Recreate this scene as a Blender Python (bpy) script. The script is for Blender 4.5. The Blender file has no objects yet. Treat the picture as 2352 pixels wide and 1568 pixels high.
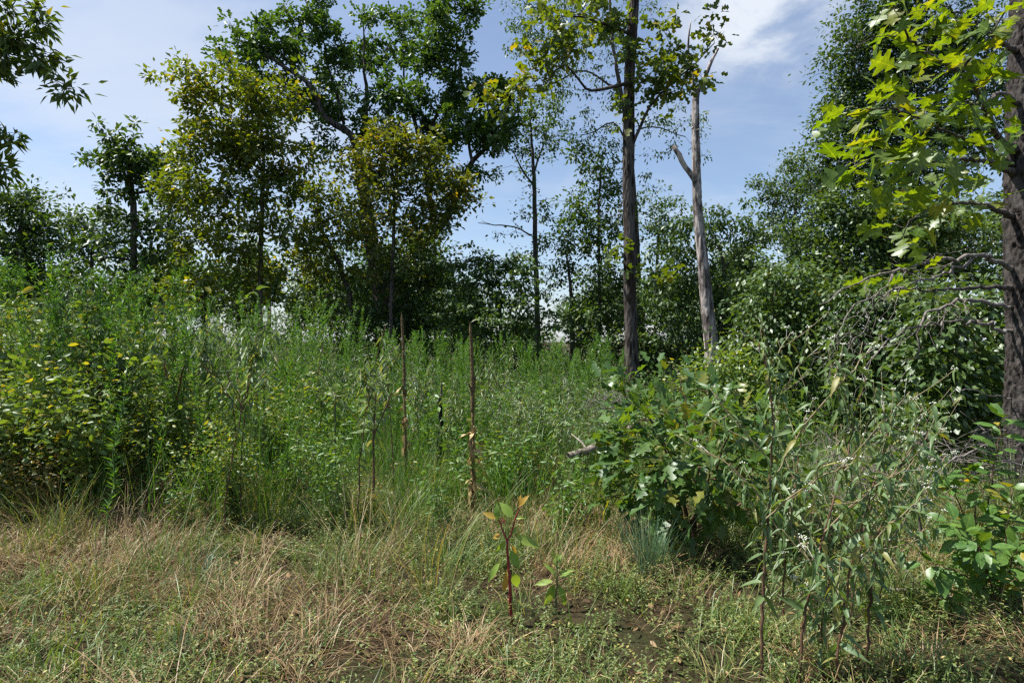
import bpy, math
import numpy as np
from mathutils import Matrix, Vector

# ------------------------------------------------------------------ camera, sky, sun, exposure
sc = bpy.context.scene
C = sc.collection
F_PX, CX, CY = 1401.0, 1176.0, 784.0          # focal length and centre for a picture 2352 wide
EYE = 1.6
cam_d = bpy.data.cameras.new('camera')
cam_d.sensor_width = 36.0
cam_d.lens = 36.0 * F_PX / 2352.0
cam_d.clip_start = 0.05
cam_d.clip_end = 8000.0
cam = bpy.data.objects.new('camera', cam_d)
cam.location = (0, 0, EYE)
cam.rotation_euler = (math.radians(90), 0, 0)
C.objects.link(cam)
sc.camera = cam

SUN_DIR = Vector((-0.80, 0.10, 1.45)).normalized()      # towards the sun: high, to the left, just ahead of the camera
SUN_EL = math.asin(SUN_DIR.z)
SUN_AZ = math.atan2(SUN_DIR.x, SUN_DIR.y)               # clockwise from +Y
sun_d = bpy.data.lights.new('sun', 'SUN')
sun_d.energy = 5.0
sun_d.angle = math.radians(0.53)
sun_d.color = (1.0, 0.955, 0.88)
sun = bpy.data.objects.new('sun', sun_d)
sun.rotation_euler = SUN_DIR.to_track_quat('Z', 'Y').to_euler()
sun.location = (0, 0, 30)
C.objects.link(sun)

world = bpy.data.worlds.new('World')
sc.world = world
world.use_nodes = True
wn, wl = world.node_tree.nodes, world.node_tree.links
wn.clear()


def N(nodes, typ, **kw):
    n = nodes.new(typ)
    for k, v in kw.items():
        if k.startswith('i_'):
            n.inputs[k[2:].replace('_', ' ')].default_value = v
        else:
            setattr(n, k, v)
    return n


w_out = N(wn, 'ShaderNodeOutputWorld')
w_bg = N(wn, 'ShaderNodeBackground')
w_bg.inputs['Strength'].default_value = 0.088
w_sky = N(wn, 'ShaderNodeTexSky')
w_sky.sky_type = 'NISHITA'
w_sky.sun_disc = False
w_sky.sun_elevation = SUN_EL
w_sky.sun_rotation = SUN_AZ
w_sky.altitude = 200
w_sky.air_density = 1.0
w_sky.dust_density = 1.0
w_sky.ozone_density = 1.6
w_tc = N(wn, 'ShaderNodeTexCoord')
w_sep = N(wn, 'ShaderNodeSeparateXYZ')
wl.new(w_tc.outputs['Generated'], w_sep.inputs[0])
w_mx = N(wn, 'ShaderNodeMath', operation='MAXIMUM')
wl.new(w_sep.outputs['Z'], w_mx.inputs[0])
w_mx.inputs[1].default_value = 0.0
w_ad = N(wn, 'ShaderNodeMath', operation='ADD')
wl.new(w_mx.outputs[0], w_ad.inputs[0])
w_ad.inputs[1].default_value = 0.16
w_dx = N(wn, 'ShaderNodeMath', operation='DIVIDE')
w_dy = N(wn, 'ShaderNodeMath', operation='DIVIDE')
wl.new(w_sep.outputs['X'], w_dx.inputs[0]); wl.new(w_ad.outputs[0], w_dx.inputs[1])
wl.new(w_sep.outputs['Y'], w_dy.inputs[0]); wl.new(w_ad.outputs[0], w_dy.inputs[1])
w_cb = N(wn, 'ShaderNodeCombineXYZ')
wl.new(w_dx.outputs[0], w_cb.inputs[0]); wl.new(w_dy.outputs[0], w_cb.inputs[1])


def sky_noise(scale, detail, rough, dist, loc, rot, stretch):
    mp = N(wn, 'ShaderNodeMapping')
    mp.inputs['Location'].default_value = loc
    mp.inputs['Rotation'].default_value = (0, 0, rot)
    mp.inputs['Scale'].default_value = stretch
    wl.new(w_cb.outputs[0], mp.inputs['Vector'])
    nz = N(wn, 'ShaderNodeTexNoise')
    nz.inputs['Scale'].default_value = scale
    nz.inputs['Detail'].default_value = detail
    nz.inputs['Roughness'].default_value = rough
    nz.inputs['Distortion'].default_value = dist
    wl.new(mp.outputs[0], nz.inputs['Vector'])
    return nz.outputs['Fac']


def w_range(src, a, b, c, d, smooth=True):
    r = N(wn, 'ShaderNodeMapRange')
    r.interpolation_type = 'SMOOTHSTEP' if smooth else 'LINEAR'
    wl.new(src, r.inputs['Value'])
    for k, v in zip(('From Min', 'From Max', 'To Min', 'To Max'), (a, b, c, d)):
        r.inputs[k].default_value = v
    return r.outputs['Result']


def w_math(op, a, b, clamp=False):
    m = N(wn, 'ShaderNodeMath', operation=op)
    m.use_clamp = clamp
    for i, v in enumerate((a, b)):
        if isinstance(v, (int, float)):
            m.inputs[i].default_value = v
        else:
            wl.new(v, m.inputs[i])
    return m.outputs[0]


cl_big = w_range(sky_noise(0.55, 3, 0.55, 0.3, (3.1, 1.7, 0), 0.5, (1, 1, 1)), 0.40, 0.66, 0, 1)
cl_wisp = w_range(sky_noise(1.7, 7, 0.60, 0.5, (0.6, 4.2, 0), -0.5, (1.0, 1.5, 1)), 0.38, 0.80, 0, 1)
# a broad sheet of thin cloud high on the left, as the day has it
dot2 = N(wn, 'ShaderNodeVectorMath', operation='DOT_PRODUCT')
wl.new(w_tc.outputs['Generated'], dot2.inputs[0])
dot2.inputs[1].default_value = Vector((-0.66, 1.0, 0.50)).normalized()
side = w_range(dot2.outputs['Value'], 0.90, 0.995, 0.0, 1.0)
sheet = w_math('MULTIPLY', side, w_range(sky_noise(0.8, 6, 0.58, 0.5, (8.0, 2.2, 0), 0.6, (1, 1.5, 1)), 0.34, 0.60, 0.1, 1.0))
cl = w_math('ADD', w_math('MULTIPLY', cl_wisp, w_math('ADD', w_math('MULTIPLY', cl_big, 0.34), 0.10)),
            w_math('MULTIPLY', sheet, 0.50), True)
dot = N(wn, 'ShaderNodeVectorMath', operation='DOT_PRODUCT')
wl.new(w_tc.outputs['Generated'], dot.inputs[0])
dot.inputs[1].default_value = Vector((0.40, 1.0, 0.585)).normalized()
puff = w_math('MULTIPLY', w_range(dot.outputs['Value'], 0.9885, 0.9995, 0, 1), w_range(sky_noise(3.0, 7, 0.6, 0.4, (5.0, 1.1, 0), 0.3, (1, 1, 1)), 0.36, 0.58, 0.1, 1.0))
cl = w_math('ADD', cl, w_math('MULTIPLY', puff, 0.95), True)
low = w_range(w_sep.outputs['Z'], 0.0, 0.16, 0.5, 0.0)
cum = w_math('MULTIPLY', low, w_range(sky_noise(2.2, 5, 0.6, 0.2, (1.3, 0.4, 0), 0, (1, 1, 1)), 0.42, 0.60, 0.25, 1.0))
cl = w_math('ADD', w_math('ADD', cl, cum, True), 0.10, True)
w_mix = N(wn, 'ShaderNodeMixRGB')
wl.new(cl, w_mix.inputs['Fac'])
w_tint = N(wn, 'ShaderNodeMixRGB', blend_type='MULTIPLY')
w_tint.inputs['Fac'].default_value = 1.0
w_tint.inputs['Color2'].default_value = (0.97, 1.0, 1.04, 1)
wl.new(w_sky.outputs[0], w_tint.inputs['Color1'])
wl.new(w_tint.outputs[0], w_mix.inputs['Color1'])
w_mix.inputs['Color2'].default_value = (5.1, 5.5, 6.1, 1)
wl.new(w_mix.outputs[0], w_bg.inputs['Color'])
wl.new(w_bg.outputs[0], w_out.inputs['Surface'])

sc.view_settings.view_transform = 'Standard'
sc.view_settings.look = 'None'
sc.view_settings.gamma = 1.0
sc.view_settings.use_curve_mapping = False
sc.view_settings.exposure = 0.86
sc.render.engine = 'CYCLES'
cy = sc.cycles
cy.max_bounces = 6
cy.diffuse_bounces = 3
cy.glossy_bounces = 2
cy.transmission_bounces = 4
cy.transparent_max_bounces = 4
cy.caustics_reflective = False
cy.caustics_refractive = False
cy.sample_clamp_indirect = 6.0
cy.use_denoising = False
cy.filter_width = 1.4

# ------------------------------------------------------------------ helpers
R = np.random.default_rng(20240917)
UP = np.array([0.0, 0.0, 1.0])


def at(px, py, Y):
    return np.array([(px - CX) / F_PX * Y, Y, EYE + (CY - py) / F_PX * Y])


def nrm(v):
    return v / (np.linalg.norm(v, axis=-1, keepdims=True) + 1e-9)


def hash_noise(x, y, s):
    return (np.sin(x * 1.7 * s + 1.3) * np.cos(y * 1.3 * s + 0.7) + np.sin((x * 0.8 + y * 1.1) * 2.3 * s + 2.1) * 0.6
            + np.sin((x * 1.4 - y * 0.9) * 3.9 * s + 0.4) * 0.35) / 1.95


def gz(x, y):
    """height of the ground"""
    x = np.asarray(x, float); y = np.asarray(y, float)
    near = 0.035 * hash_noise(x, y, 1.0) + 0.025 * hash_noise(x + 9, y - 4, 2.3)
    fall = np.clip(y - 24, 0, 60)
    return near - 0.045 * fall * np.clip(fall / 14, 0, 1) + 0.02 * np.clip(-x - 3, 0, 12)


def gz1(x, y):
    return float(gz(x, y))


def empty(name, loc, label=None, cat=None, group=None):
    o = bpy.data.objects.new(name, None)
    o.empty_display_size = 0.1
    o.location = Vector(loc)
    C.objects.link(o)
    tag(o, label, cat, group)
    return o


def tag(o, label=None, cat=None, group=None, kind=None):
    if label: o['label'] = label
    if cat: o['category'] = cat
    if group: o['group'] = group
    if kind: o['kind'] = kind
    return o


TRIS = [0]


def mesh_data(name, V, F, mat, var=None, smooth=False):
    V = np.ascontiguousarray(V, dtype=np.float32)
    F = np.ascontiguousarray(F, dtype=np.int32)
    M, k = F.shape
    TRIS[0] += M * (k - 2)
    me = bpy.data.meshes.new(name)
    me.vertices.add(len(V))
    me.vertices.foreach_set('co', V.ravel())
    me.loops.add(M * k)
    me.loops.foreach_set('vertex_index', F.ravel())
    me.polygons.add(M)
    me.polygons.foreach_set('loop_start', np.arange(0, M * k, k, dtype=np.int32))
    if var is not None:
        a = me.attributes.new('var', 'FLOAT_VECTOR', 'POINT')
        a.data.foreach_set('vector', np.ascontiguousarray(var, dtype=np.float32).ravel())
    if smooth:
        me.polygons.foreach_set('use_smooth', np.ones(M, dtype=bool))
    me.materials.append(mat)
    me.update(calc_edges=True)
    return me


def link(name, me, parent=None, loc=None):
    o = bpy.data.objects.new(name, me)
    C.objects.link(o)
    if parent is not None:
        o.parent = parent
    if loc is not None:
        o.location = Vector(loc)
    return o


def build(name, V, F, mat, parent=None, base=None, var=None, smooth=False):
    V = np.asarray(V, float)
    if base is not None:
        V = V - np.asarray(base)
    return link(name, mesh_data(name, V, F, mat, var, smooth), parent)


def copy_tree(o, parent=None):
    c = o.copy()
    C.objects.link(c)
    c.parent = parent
    for ch in list(o.children):
        copy_tree(ch, c)
    return c


def frames(P):
    """tangent, side and normal along a polyline (k,3)"""
    T = np.gradient(P, axis=0)
    T = nrm(T)
    ref = np.array([0.31, 0.17, 0.0]) + np.where(np.abs(T[:, 2:3]) > 0.8, np.array([[1.0, 0, 0]]), np.array([[0, 0, 1.0]]))
    ref = np.repeat(ref.mean(0)[None], len(P), 0)
    S = nrm(np.cross(T, ref))
    return T, S, np.cross(T, S)


def tube(P, rad, sides=6, rough=0.0, cap=True):
    P = np.asarray(P, float); rad = np.asarray(rad, float)
    k = len(P)
    T, S, B = frames(P)
    a = np.linspace(0, 2 * np.pi, sides, endpoint=False)
    rr = rad[:, None] * np.ones((1, sides))
    if rough > 0:
        ph = R.uniform(0, 6.28, 5)
        z = np.arange(k)[:, None] * 1.0
        for q in range(4):
            rr = rr * (1 + rough * 0.5 * np.sin(a[None] * (q + 2) + ph[q] + 0.35 * z * (q - 1.5)))
        rr = rr * (1 + rough * R.normal(0, 0.5, rr.shape))
    V = P[:, None] + rr[..., None] * (np.cos(a)[None, :, None] * S[:, None] + np.sin(a)[None, :, None] * B[:, None])
    V = V.reshape(-1, 3)
    i = np.arange(k - 1)[:, None] * sides
    j = np.arange(sides)[None]
    j2 = (j + 1) % sides
    Fq = np.stack([i + j, i + j2, i + sides + j2, i + sides + j], -1).reshape(-1, 4)
    if cap:
        V = np.vstack([V, P[-1] + T[-1] * rad[-1] * 0.5])
        last = (k - 1) * sides
        jj = np.arange(sides)
        capf = np.stack([last + jj, last + (jj + 1) % sides, np.full(sides, len(V) - 1), np.full(sides, len(V) - 1)], -1)
        Fq = np.vstack([tri_of_quad(Fq), capf[:, :3]])
    else:
        Fq = tri_of_quad(Fq)
    return V, Fq


def tri_of_quad(Q):
    return np.vstack([Q[:, [0, 1, 2]], Q[:, [0, 2, 3]]])


def join(parts):
    Vs, Fs, n = [], [], 0
    for V, F in parts:
        Vs.append(V); Fs.append(F + n); n += len(V)
    return np.vstack(Vs), np.vstack(Fs)


def smooth_path(pts, step=0.3, jit=0.0):
    """Catmull-Rom through (x,y,z,r) control points, resampled about every `step` metres"""
    P = np.asarray(pts, float)
    if len(P) == 2:
        P = np.vstack([P[0], P.mean(0), P[1]])
    Q = np.vstack([2 * P[0] - P[1], P, 2 * P[-1] - P[-2]])
    out = []
    for i in range(1, len(Q) - 2):
        d = np.linalg.norm(Q[i + 1, :3] - Q[i, :3])
        n = max(2, int(d / step))
        t = np.linspace(0, 1, n, endpoint=False)[:, None]
        p0, p1, p2, p3 = Q[i - 1], Q[i], Q[i + 1], Q[i + 2]
        out.append(0.5 * ((2 * p1) + (-p0 + p2) * t + (2 * p0 - 5 * p1 + 4 * p2 - p3) * t ** 2 + (-p0 + 3 * p1 - 3 * p2 + p3) * t ** 3))
    out.append(P[-1:])
    o = np.vstack(out)
    o[:, 3] = np.maximum(o[:, 3], 0.002)
    if jit:
        w = np.ones(len(o)); w[0] = 0
        o[:, :3] += R.normal(0, jit, (len(o), 3)) * w[:, None]
    return o


def ridged(T, sides, ridges, amp, plates=17.0):
    """trunk surface with furrowed, plated bark modelled in"""
    k = len(T)
    Tt, S, B = frames(T[:, :3])
    a = np.linspace(0, 2 * np.pi, sides, endpoint=False)
    z = np.cumsum(np.r_[0, np.linalg.norm(np.diff(T[:, :3], axis=0), axis=1)])[:, None]
    th = a[None]
    warp = .35 * np.sin(2.1 * z + 1) + .25 * np.sin(5.3 * z + th * 2) + .2 * np.sin(9.7 * z - th * 3)
    ridge = np.abs(np.sin(ridges * th + 3 * warp)) ** .6
    plate = np.abs(np.sin(plates * z + 2.5 * np.sin(5 * th + 2) + 4 * np.floor(th / (np.pi / ridges)))) ** .35
    knob = .04 * np.sin(1.3 * z + 2 * th) * np.sin(.7 * z + 1) + .03 * np.sin(3.1 * z - th)
    rr = T[:, 3:4] * (1 + amp * ridge * plate + amp * .22 * R.normal(size=(k, sides)) - amp * .55 + knob)
    V = (T[:, None, :3] + rr[..., None] * (np.cos(a)[None, :, None] * S[:, None] + np.sin(a)[None, :, None] * B[:, None])).reshape(-1, 3)
    i = np.arange(k - 1)[:, None] * sides; j = np.arange(sides)[None]; j2 = (j + 1) % sides
    return V, tri_of_quad(np.stack([i + j, i + j2, i + sides + j2, i + sides + j], -1).reshape(-1, 4))


# leaf outlines: (u along, v across, w lift) and triangles
TM = {}
TM['d2'] = (np.array([[0, 0, 0], [.45, -.5, .07], [1, 0, -.04], [.5, .5, .07]]), np.array([[0, 1, 2], [0, 2, 3]]))
TM['d4'] = (np.array([[0, 0, 0], [.3, -.42, .08], [.68, -.38, .05], [1, 0, -.10], [.7, .40, .05], [.32, .42, .08], [.5, 0, 0]]),
            np.array([[0, 1, 6], [1, 2, 6], [2, 3, 6], [3, 4, 6], [4, 5, 6], [5, 0, 6]]))
TM['oak'] = (np.array([[0, 0, 0], [.38, -.48, .05], [.5, -.17, .0], [.85, -.42, .02], [1, 0, -.06], [.8, .45, .02], [.5, .17, 0], [.34, .48, .05]]),
             np.array([[0, 1, 2], [0, 2, 6], [0, 6, 7], [2, 3, 4], [2, 4, 6], [4, 5, 6]]))
TM['lance'] = (np.array([[0, 0, 0], [.35, -.5, .03], [.35, .5, .03], [1, 0, -.22]]), np.array([[0, 1, 3], [0, 3, 2]]))


def leaves(P, D, Nn, L, W, tmpl, var=None, curl=0.0):
    """many leaves as arrays -> V, F, var"""
    t, f = TM[tmpl]
    D = nrm(D)
    B = nrm(np.cross(D, Nn))
    Nn = np.cross(B, D)
    n = len(P)
    L = np.broadcast_to(np.asarray(L, float), (n,)); W = np.broadcast_to(np.asarray(W, float), (n,))
    V = (P[:, None] + D[:, None] * (t[None, :, 0:1] * L[:, None, None]) + B[:, None] * (t[None, :, 1:2] * W[:, None, None])
         + Nn[:, None] * ((t[None, :, 2:3] - curl * t[None, :, 0:1] ** 2) * L[:, None, None]))
    F = (f[None] + (np.arange(n) * len(t))[:, None, None]).reshape(-1, 3)
    if var is None:
        var = np.stack([R.random(n), R.random(n), R.random(n)], -1)
    return V.reshape(-1, 3), F, np.repeat(var, len(t), 0)


# ------------------------------------------------------------------ materials
def new_mat(name):
    m = bpy.data.materials.new(name)
    m.use_nodes = True
    m.node_tree.nodes.clear()
    return m, m.node_tree.nodes, m.node_tree.links


def leaf_mat(name, c0, c1, c2=None, odd=0.1, trans=0.36, tcol=(1.7, 1.55, 0.35), rough=0.46, spec=0.07, veins=False, objrand=False, gain=1.3):
    """two-sided leaf: diffuse + light through the blade + a waxy sheen; c0..c1 by leaf, c2 on the odd ones"""
    c0, c1 = [tuple(min(.8, v * gain) for v in c) for c in (c0, c1)]
    if c2 is not None: c2 = tuple(min(.8, v * gain) for v in c2)
    m, n, l = new_mat(name)
    out = N(n, 'ShaderNodeOutputMaterial')
    if objrand:
        oi = N(n, 'ShaderNodeObjectInfo')
        r1 = oi.outputs['Random']
        mm = N(n, 'ShaderNodeMath', operation='MULTIPLY'); l.new(r1, mm.inputs[0]); mm.inputs[1].default_value = 7.31
        fr = N(n, 'ShaderNodeMath', operation='FRACT'); l.new(mm.outputs[0], fr.inputs[0])
        r2 = fr.outputs[0]
    else:
        at_ = N(n, 'ShaderNodeAttribute', attribute_name='var')
        sp = N(n, 'ShaderNodeSeparateXYZ'); l.new(at_.outputs['Vector'], sp.inputs[0])
        mixr = N(n, 'ShaderNodeMath', operation='MULTIPLY_ADD')
        l.new(sp.outputs['X'], mixr.inputs[0]); mixr.inputs[1].default_value = 0.6
        m2 = N(n, 'ShaderNodeMath', operation='MULTIPLY'); l.new(sp.outputs['Y'], m2.inputs[0]); m2.inputs[1].default_value = 0.4
        l.new(m2.outputs[0], mixr.inputs[2])
        r1, r2 = mixr.outputs[0], sp.outputs['Z']
    mc = N(n, 'ShaderNodeMixRGB'); l.new(r1, mc.inputs['Fac'])
    mc.inputs['Color1'].default_value = (*c0, 1); mc.inputs['Color2'].default_value = (*c1, 1)
    col = mc.outputs[0]
    if c2 is not None:
        gt = N(n, 'ShaderNodeMapRange')
        l.new(r2, gt.inputs['Value'])
        gt.inputs['From Min'].default_value = 1 - odd - 0.03; gt.inputs['From Max'].default_value = 1 - odd + 0.03
        mo = N(n, 'ShaderNodeMixRGB'); l.new(gt.outputs['Result'], mo.inputs['Fac'])
        l.new(col, mo.inputs['Color1']); mo.inputs['Color2'].default_value = (*c2, 1)
        col = mo.outputs[0]
    if veins:
        tc = N(n, 'ShaderNodeTexCoord')
        s2 = N(n, 'ShaderNodeSeparateXYZ'); l.new(tc.outputs['Object'], s2.inputs[0])
        ab = N(n, 'ShaderNodeMath', operation='ABSOLUTE'); l.new(s2.outputs['X'], ab.inputs[0])
        dd = N(n, 'ShaderNodeMath', operation='SUBTRACT'); l.new(s2.outputs['Y'], dd.inputs[0]); l.new(ab.outputs[0], dd.inputs[1])
        sn = N(n, 'ShaderNodeMath', operation='MULTIPLY'); l.new(dd.outputs[0], sn.inputs[0]); sn.inputs[1].default_value = 62.0
        si = N(n, 'ShaderNodeMath', operation='SINE'); l.new(sn.outputs[0], si.inputs[0])
        vr = N(n, 'ShaderNodeMapRange'); l.new(si.outputs[0], vr.inputs['Value'])
        vr.inputs['From Min'].default_value = 0.6; vr.inputs['From Max'].default_value = 1.0
        vr.inputs['To Min'].default_value = 0.0; vr.inputs['To Max'].default_value = 0.35
        mid = N(n, 'ShaderNodeMapRange'); l.new(ab.outputs[0], mid.inputs['Value'])
        mid.inputs['From Min'].default_value = 0.006; mid.inputs['From Max'].default_value = 0.016
        mid.inputs['To Min'].default_value = 0.6; mid.inputs['To Max'].default_value = 0.0
        mxv = N(n, 'ShaderNodeMath', operation='MAXIMUM'); l.new(vr.outputs[0], mxv.inputs[0]); l.new(mid.outputs[0], mxv.inputs[1])
        lv = N(n, 'ShaderNodeMixRGB'); l.new(mxv.outputs[0], lv.inputs['Fac']); l.new(col, lv.inputs['Color1'])
        lv.inputs['Color2'].default_value = (min(1, c1[0] * 1.9), min(1, c1[1] * 1.6), c1[2] * 1.8, 1)
        col = lv.outputs[0]
        nz = N(n, 'ShaderNodeTexNoise'); l.new(tc.outputs['Object'], nz.inputs['Vector']); nz.inputs['Scale'].default_value = 5
        nr = N(n, 'ShaderNodeMapRange'); l.new(nz.outputs['Fac'], nr.inputs['Value'])
        nr.inputs['From Min'].default_value = 0.35; nr.inputs['From Max'].default_value = 0.7
        nr.inputs['To Min'].default_value = 0.75; nr.inputs['To Max'].default_value = 1.25
        mu = N(n, 'ShaderNodeMixRGB', blend_type='MULTIPLY'); mu.inputs['Fac'].default_value = 1
        l.new(col, mu.inputs['Color1']); l.new(nr.outputs[0], mu.inputs['Color2'])
        col = mu.outputs[0]
    df = N(n, 'ShaderNodeBsdfDiffuse'); l.new(col, df.inputs['Color'])
    tl = N(n, 'ShaderNodeBsdfTranslucent')
    tm = N(n, 'ShaderNodeMixRGB', blend_type='MULTIPLY'); tm.inputs['Fac'].default_value = 1
    l.new(col, tm.inputs['Color1']); tm.inputs['Color2'].default_value = (*tcol, 1)
    l.new(tm.outputs[0], tl.inputs['Color'])
    mx = N(n, 'ShaderNodeMixShader'); mx.inputs['Fac'].default_value = trans
    l.new(df.outputs[0], mx.inputs[1]); l.new(tl.outputs[0], mx.inputs[2])
    gl = N(n, 'ShaderNodeBsdfGlossy'); gl.inputs['Roughness'].default_value = rough
    gl.inputs['Color'].default_value = (0.95, 0.98, 1.0, 1)
    lw = N(n, 'ShaderNodeLayerWeight'); lw.inputs['Blend'].default_value = 0.5
    pw = N(n, 'ShaderNodeMath', operation='POWER'); l.new(lw.outputs['Facing'], pw.inputs[0]); pw.inputs[1].default_value = 3.5
    fm = N(n, 'ShaderNodeMath', operation='MULTIPLY_ADD'); l.new(pw.outputs[0], fm.inputs[0])
    fm.inputs[1].default_value = spec * 1.8; fm.inputs[2].default_value = spec * 0.45; fm.use_clamp = True
    m2 = N(n, 'ShaderNodeMixShader'); l.new(fm.outputs[0], m2.inputs['Fac'])
    l.new(mx.outputs[0], m2.inputs[1]); l.new(gl.outputs[0], m2.inputs[2])
    l.new(m2.outputs[0], out.inputs['Surface'])
    return m


def bark_mat(name, dark, light, scale=22.0, stretch=0.22, patch=None, patch_amt=0.0, bump=0.6, rough=0.9):
    m, n, l = new_mat(name)
    out = N(n, 'ShaderNodeOutputMaterial')
    bs = N(n, 'ShaderNodeBsdfPrincipled')
    bs.inputs['Roughness'].default_value = rough
    bs.inputs['Specular IOR Level'].default_value = 0.2
    tc = N(n, 'ShaderNodeTexCoord')
    mp = N(n, 'ShaderNodeMapping'); mp.inputs['Scale'].default_value = (1, 1, stretch)
    l.new(tc.outputs['Object'], mp.inputs['Vector'])
    vo = N(n, 'ShaderNodeTexVoronoi'); vo.inputs['Scale'].default_value = scale
    nz = N(n, 'ShaderNodeTexNoise'); nz.inputs['Scale'].default_value = scale * 1.6; nz.inputs['Detail'].default_value = 6
    nz.inputs['Roughness'].default_value = 0.65
    l.new(mp.outputs[0], vo.inputs['Vector']); l.new(mp.outputs[0], nz.inputs['Vector'])
    ml = N(n, 'ShaderNodeMath', operation='MULTIPLY'); l.new(vo.outputs['Distance'], ml.inputs[0]); l.new(nz.outputs['Fac'], ml.inputs[1])
    rg = N(n, 'ShaderNodeMapRange'); l.new(ml.outputs[0], rg.inputs['Value'])
    rg.inputs['From Min'].default_value = 0.10; rg.inputs['From Max'].default_value = 0.34
    mc = N(n, 'ShaderNodeMixRGB'); l.new(rg.outputs[0], mc.inputs['Fac'])
    mc.inputs['Color1'].default_value = (*dark, 1); mc.inputs['Color2'].default_value = (*light, 1)
    col = mc.outputs[0]
    if patch is not None:
        pn = N(n, 'ShaderNodeTexNoise'); pn.inputs['Scale'].default_value = 3.2; pn.inputs['Detail'].default_value = 5
        mp2 = N(n, 'ShaderNodeMapping'); mp2.inputs['Scale'].default_value = (1.6, 1.6, 0.6)
        l.new(tc.outputs['Object'], mp2.inputs['Vector']); l.new(mp2.outputs[0], pn.inputs['Vector'])
        pr = N(n, 'ShaderNodeMapRange'); l.new(pn.outputs['Fac'], pr.inputs['Value'])
        pr.inputs['From Min'].default_value = 0.50; pr.inputs['From Max'].default_value = 0.60; pr.inputs['To Max'].default_value = patch_amt
        m3 = N(n, 'ShaderNodeMixRGB'); l.new(pr.outputs[0], m3.inputs['Fac']); l.new(col, m3.inputs['Color1'])
        m3.inputs['Color2'].default_value = (*patch, 1)
        col = m3.outputs[0]
    l.new(col, bs.inputs['Base Color'])
    bp = N(n, 'ShaderNodeBump'); bp.inputs['Strength'].default_value = bump; bp.inputs['Distance'].default_value = 0.02
    l.new(ml.outputs[0], bp.inputs['Height']); l.new(bp.outputs[0], bs.inputs['Normal'])
    l.new(bs.outputs[0], out.inputs['Surface'])
    return m


def plain_mat(name, c0, c1, rough=0.7, scale=30.0, spec=0.3):
    m, n, l = new_mat(name)
    out = N(n, 'ShaderNodeOutputMaterial')
    bs = N(n, 'ShaderNodeBsdfPrincipled'); bs.inputs['Roughness'].default_value = rough
    bs.inputs['Specular IOR Level'].default_value = spec
    tc = N(n, 'ShaderNodeTexCoord')
    nz = N(n, 'ShaderNodeTexNoise'); nz.inputs['Scale'].default_value = scale; nz.inputs['Detail'].default_value = 4
    l.new(tc.outputs['Object'], nz.inputs['Vector'])
    rg = N(n, 'ShaderNodeMapRange'); l.new(nz.outputs['Fac'], rg.inputs['Value'])
    rg.inputs['From Min'].default_value = 0.35; rg.inputs['From Max'].default_value = 0.65
    mc = N(n, 'ShaderNodeMixRGB'); l.new(rg.outputs[0], mc.inputs['Fac'])
    mc.inputs['Color1'].default_value = (*c0, 1); mc.inputs['Color2'].default_value = (*c1, 1)
    l.new(mc.outputs[0], bs.inputs['Base Color'])
    l.new(bs.outputs[0], out.inputs['Surface'])
    return m


M = {}
M['oak_leaf'] = leaf_mat('oak_leaf', (.030, .070, .014), (.062, .118, .024), (.12, .15, .02), 0.05)
M['tall_oak_leaf'] = leaf_mat('tall_oak_leaf', (.045, .085, .016), (.095, .135, .022), (.20, .18, .02), 0.14, trans=.45, tcol=(1.9, 1.6, .2))
M['dark_leaf'] = leaf_mat('dark_leaf', (.026, .058, .016), (.055, .098, .024), (.11, .14, .02), 0.06)
M['blue_leaf'] = leaf_mat('blue_leaf', (.034, .066, .026), (.062, .105, .036), (.10, .13, .03), 0.05)
M['yellow_leaf'] = leaf_mat('yellow_leaf', (.046, .086, .014), (.110, .140, .018), (.24, .21, .018), 0.13, trans=.44, tcol=(1.9, 1.65, .2))
M['brown_leaf'] = leaf_mat('brown_leaf', (.046, .080, .014), (.105, .130, .018), (.20, .16, .02), 0.12, trans=.42, tcol=(1.8, 1.45, .22))
M['soft_leaf'] = leaf_mat('soft_leaf', (.032, .074, .017), (.074, .125, .028), (.16, .15, .03), 0.05)
M['wall_leaf'] = leaf_mat('wall_leaf', (.040, .082, .020), (.085, .135, .034), (.15, .12, .03), 0.06, spec=0.08, rough=.42)
M['near_oak_leaf'] = leaf_mat('near_oak_leaf', (.045, .100, .018), (.095, .145, .022), (.14, .155, .02), 0.10, trans=.50,
                              tcol=(2.3, 1.95, .14), rough=.40, spec=.06, veins=True, objrand=True)
M['sapling_leaf'] = leaf_mat('sapling_leaf', (.030, .080, .020), (.075, .135, .028), (.16, .16, .03), 0.10, trans=.42,
                             tcol=(2.0, 1.7, .25), rough=.40, spec=.06, veins=True, objrand=True)
M['sapling_mass'] = leaf_mat('sapling_mass', (.030, .080, .020), (.075, .135, .028), (.15, .16, .03), 0.08, rough=.42, spec=.06)
M['glossy_leaf'] = leaf_mat('glossy_leaf', (.045, .115, .022), (.090, .165, .030), (.40, .26, .02), 0.05, trans=.36,
                            tcol=(1.9, 1.6, .25), rough=.40, spec=.06, veins=True, objrand=True)
M['chestnut_leaf'] = leaf_mat('chestnut_leaf', (.040, .080, .016), (.090, .125, .020), (.17, .16, .02), 0.10)
M['weed_obj_leaf'] = leaf_mat('weed_obj_leaf', (.075, .140, .024), (.135, .185, .034), (.26, .22, .03), 0.12, trans=.38, spec=.05, objrand=True)
M['weed_leaf'] = leaf_mat('weed_leaf', (.050, .118, .020), (.100, .185, .034), (.16, .20, .03), 0.10, trans=.38)
M['horse_leaf'] = leaf_mat('horse_leaf', (.036, .110, .016), (.080, .180, .028), (.15, .20, .04), 0.08, trans=.40, spec=.06)
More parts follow.
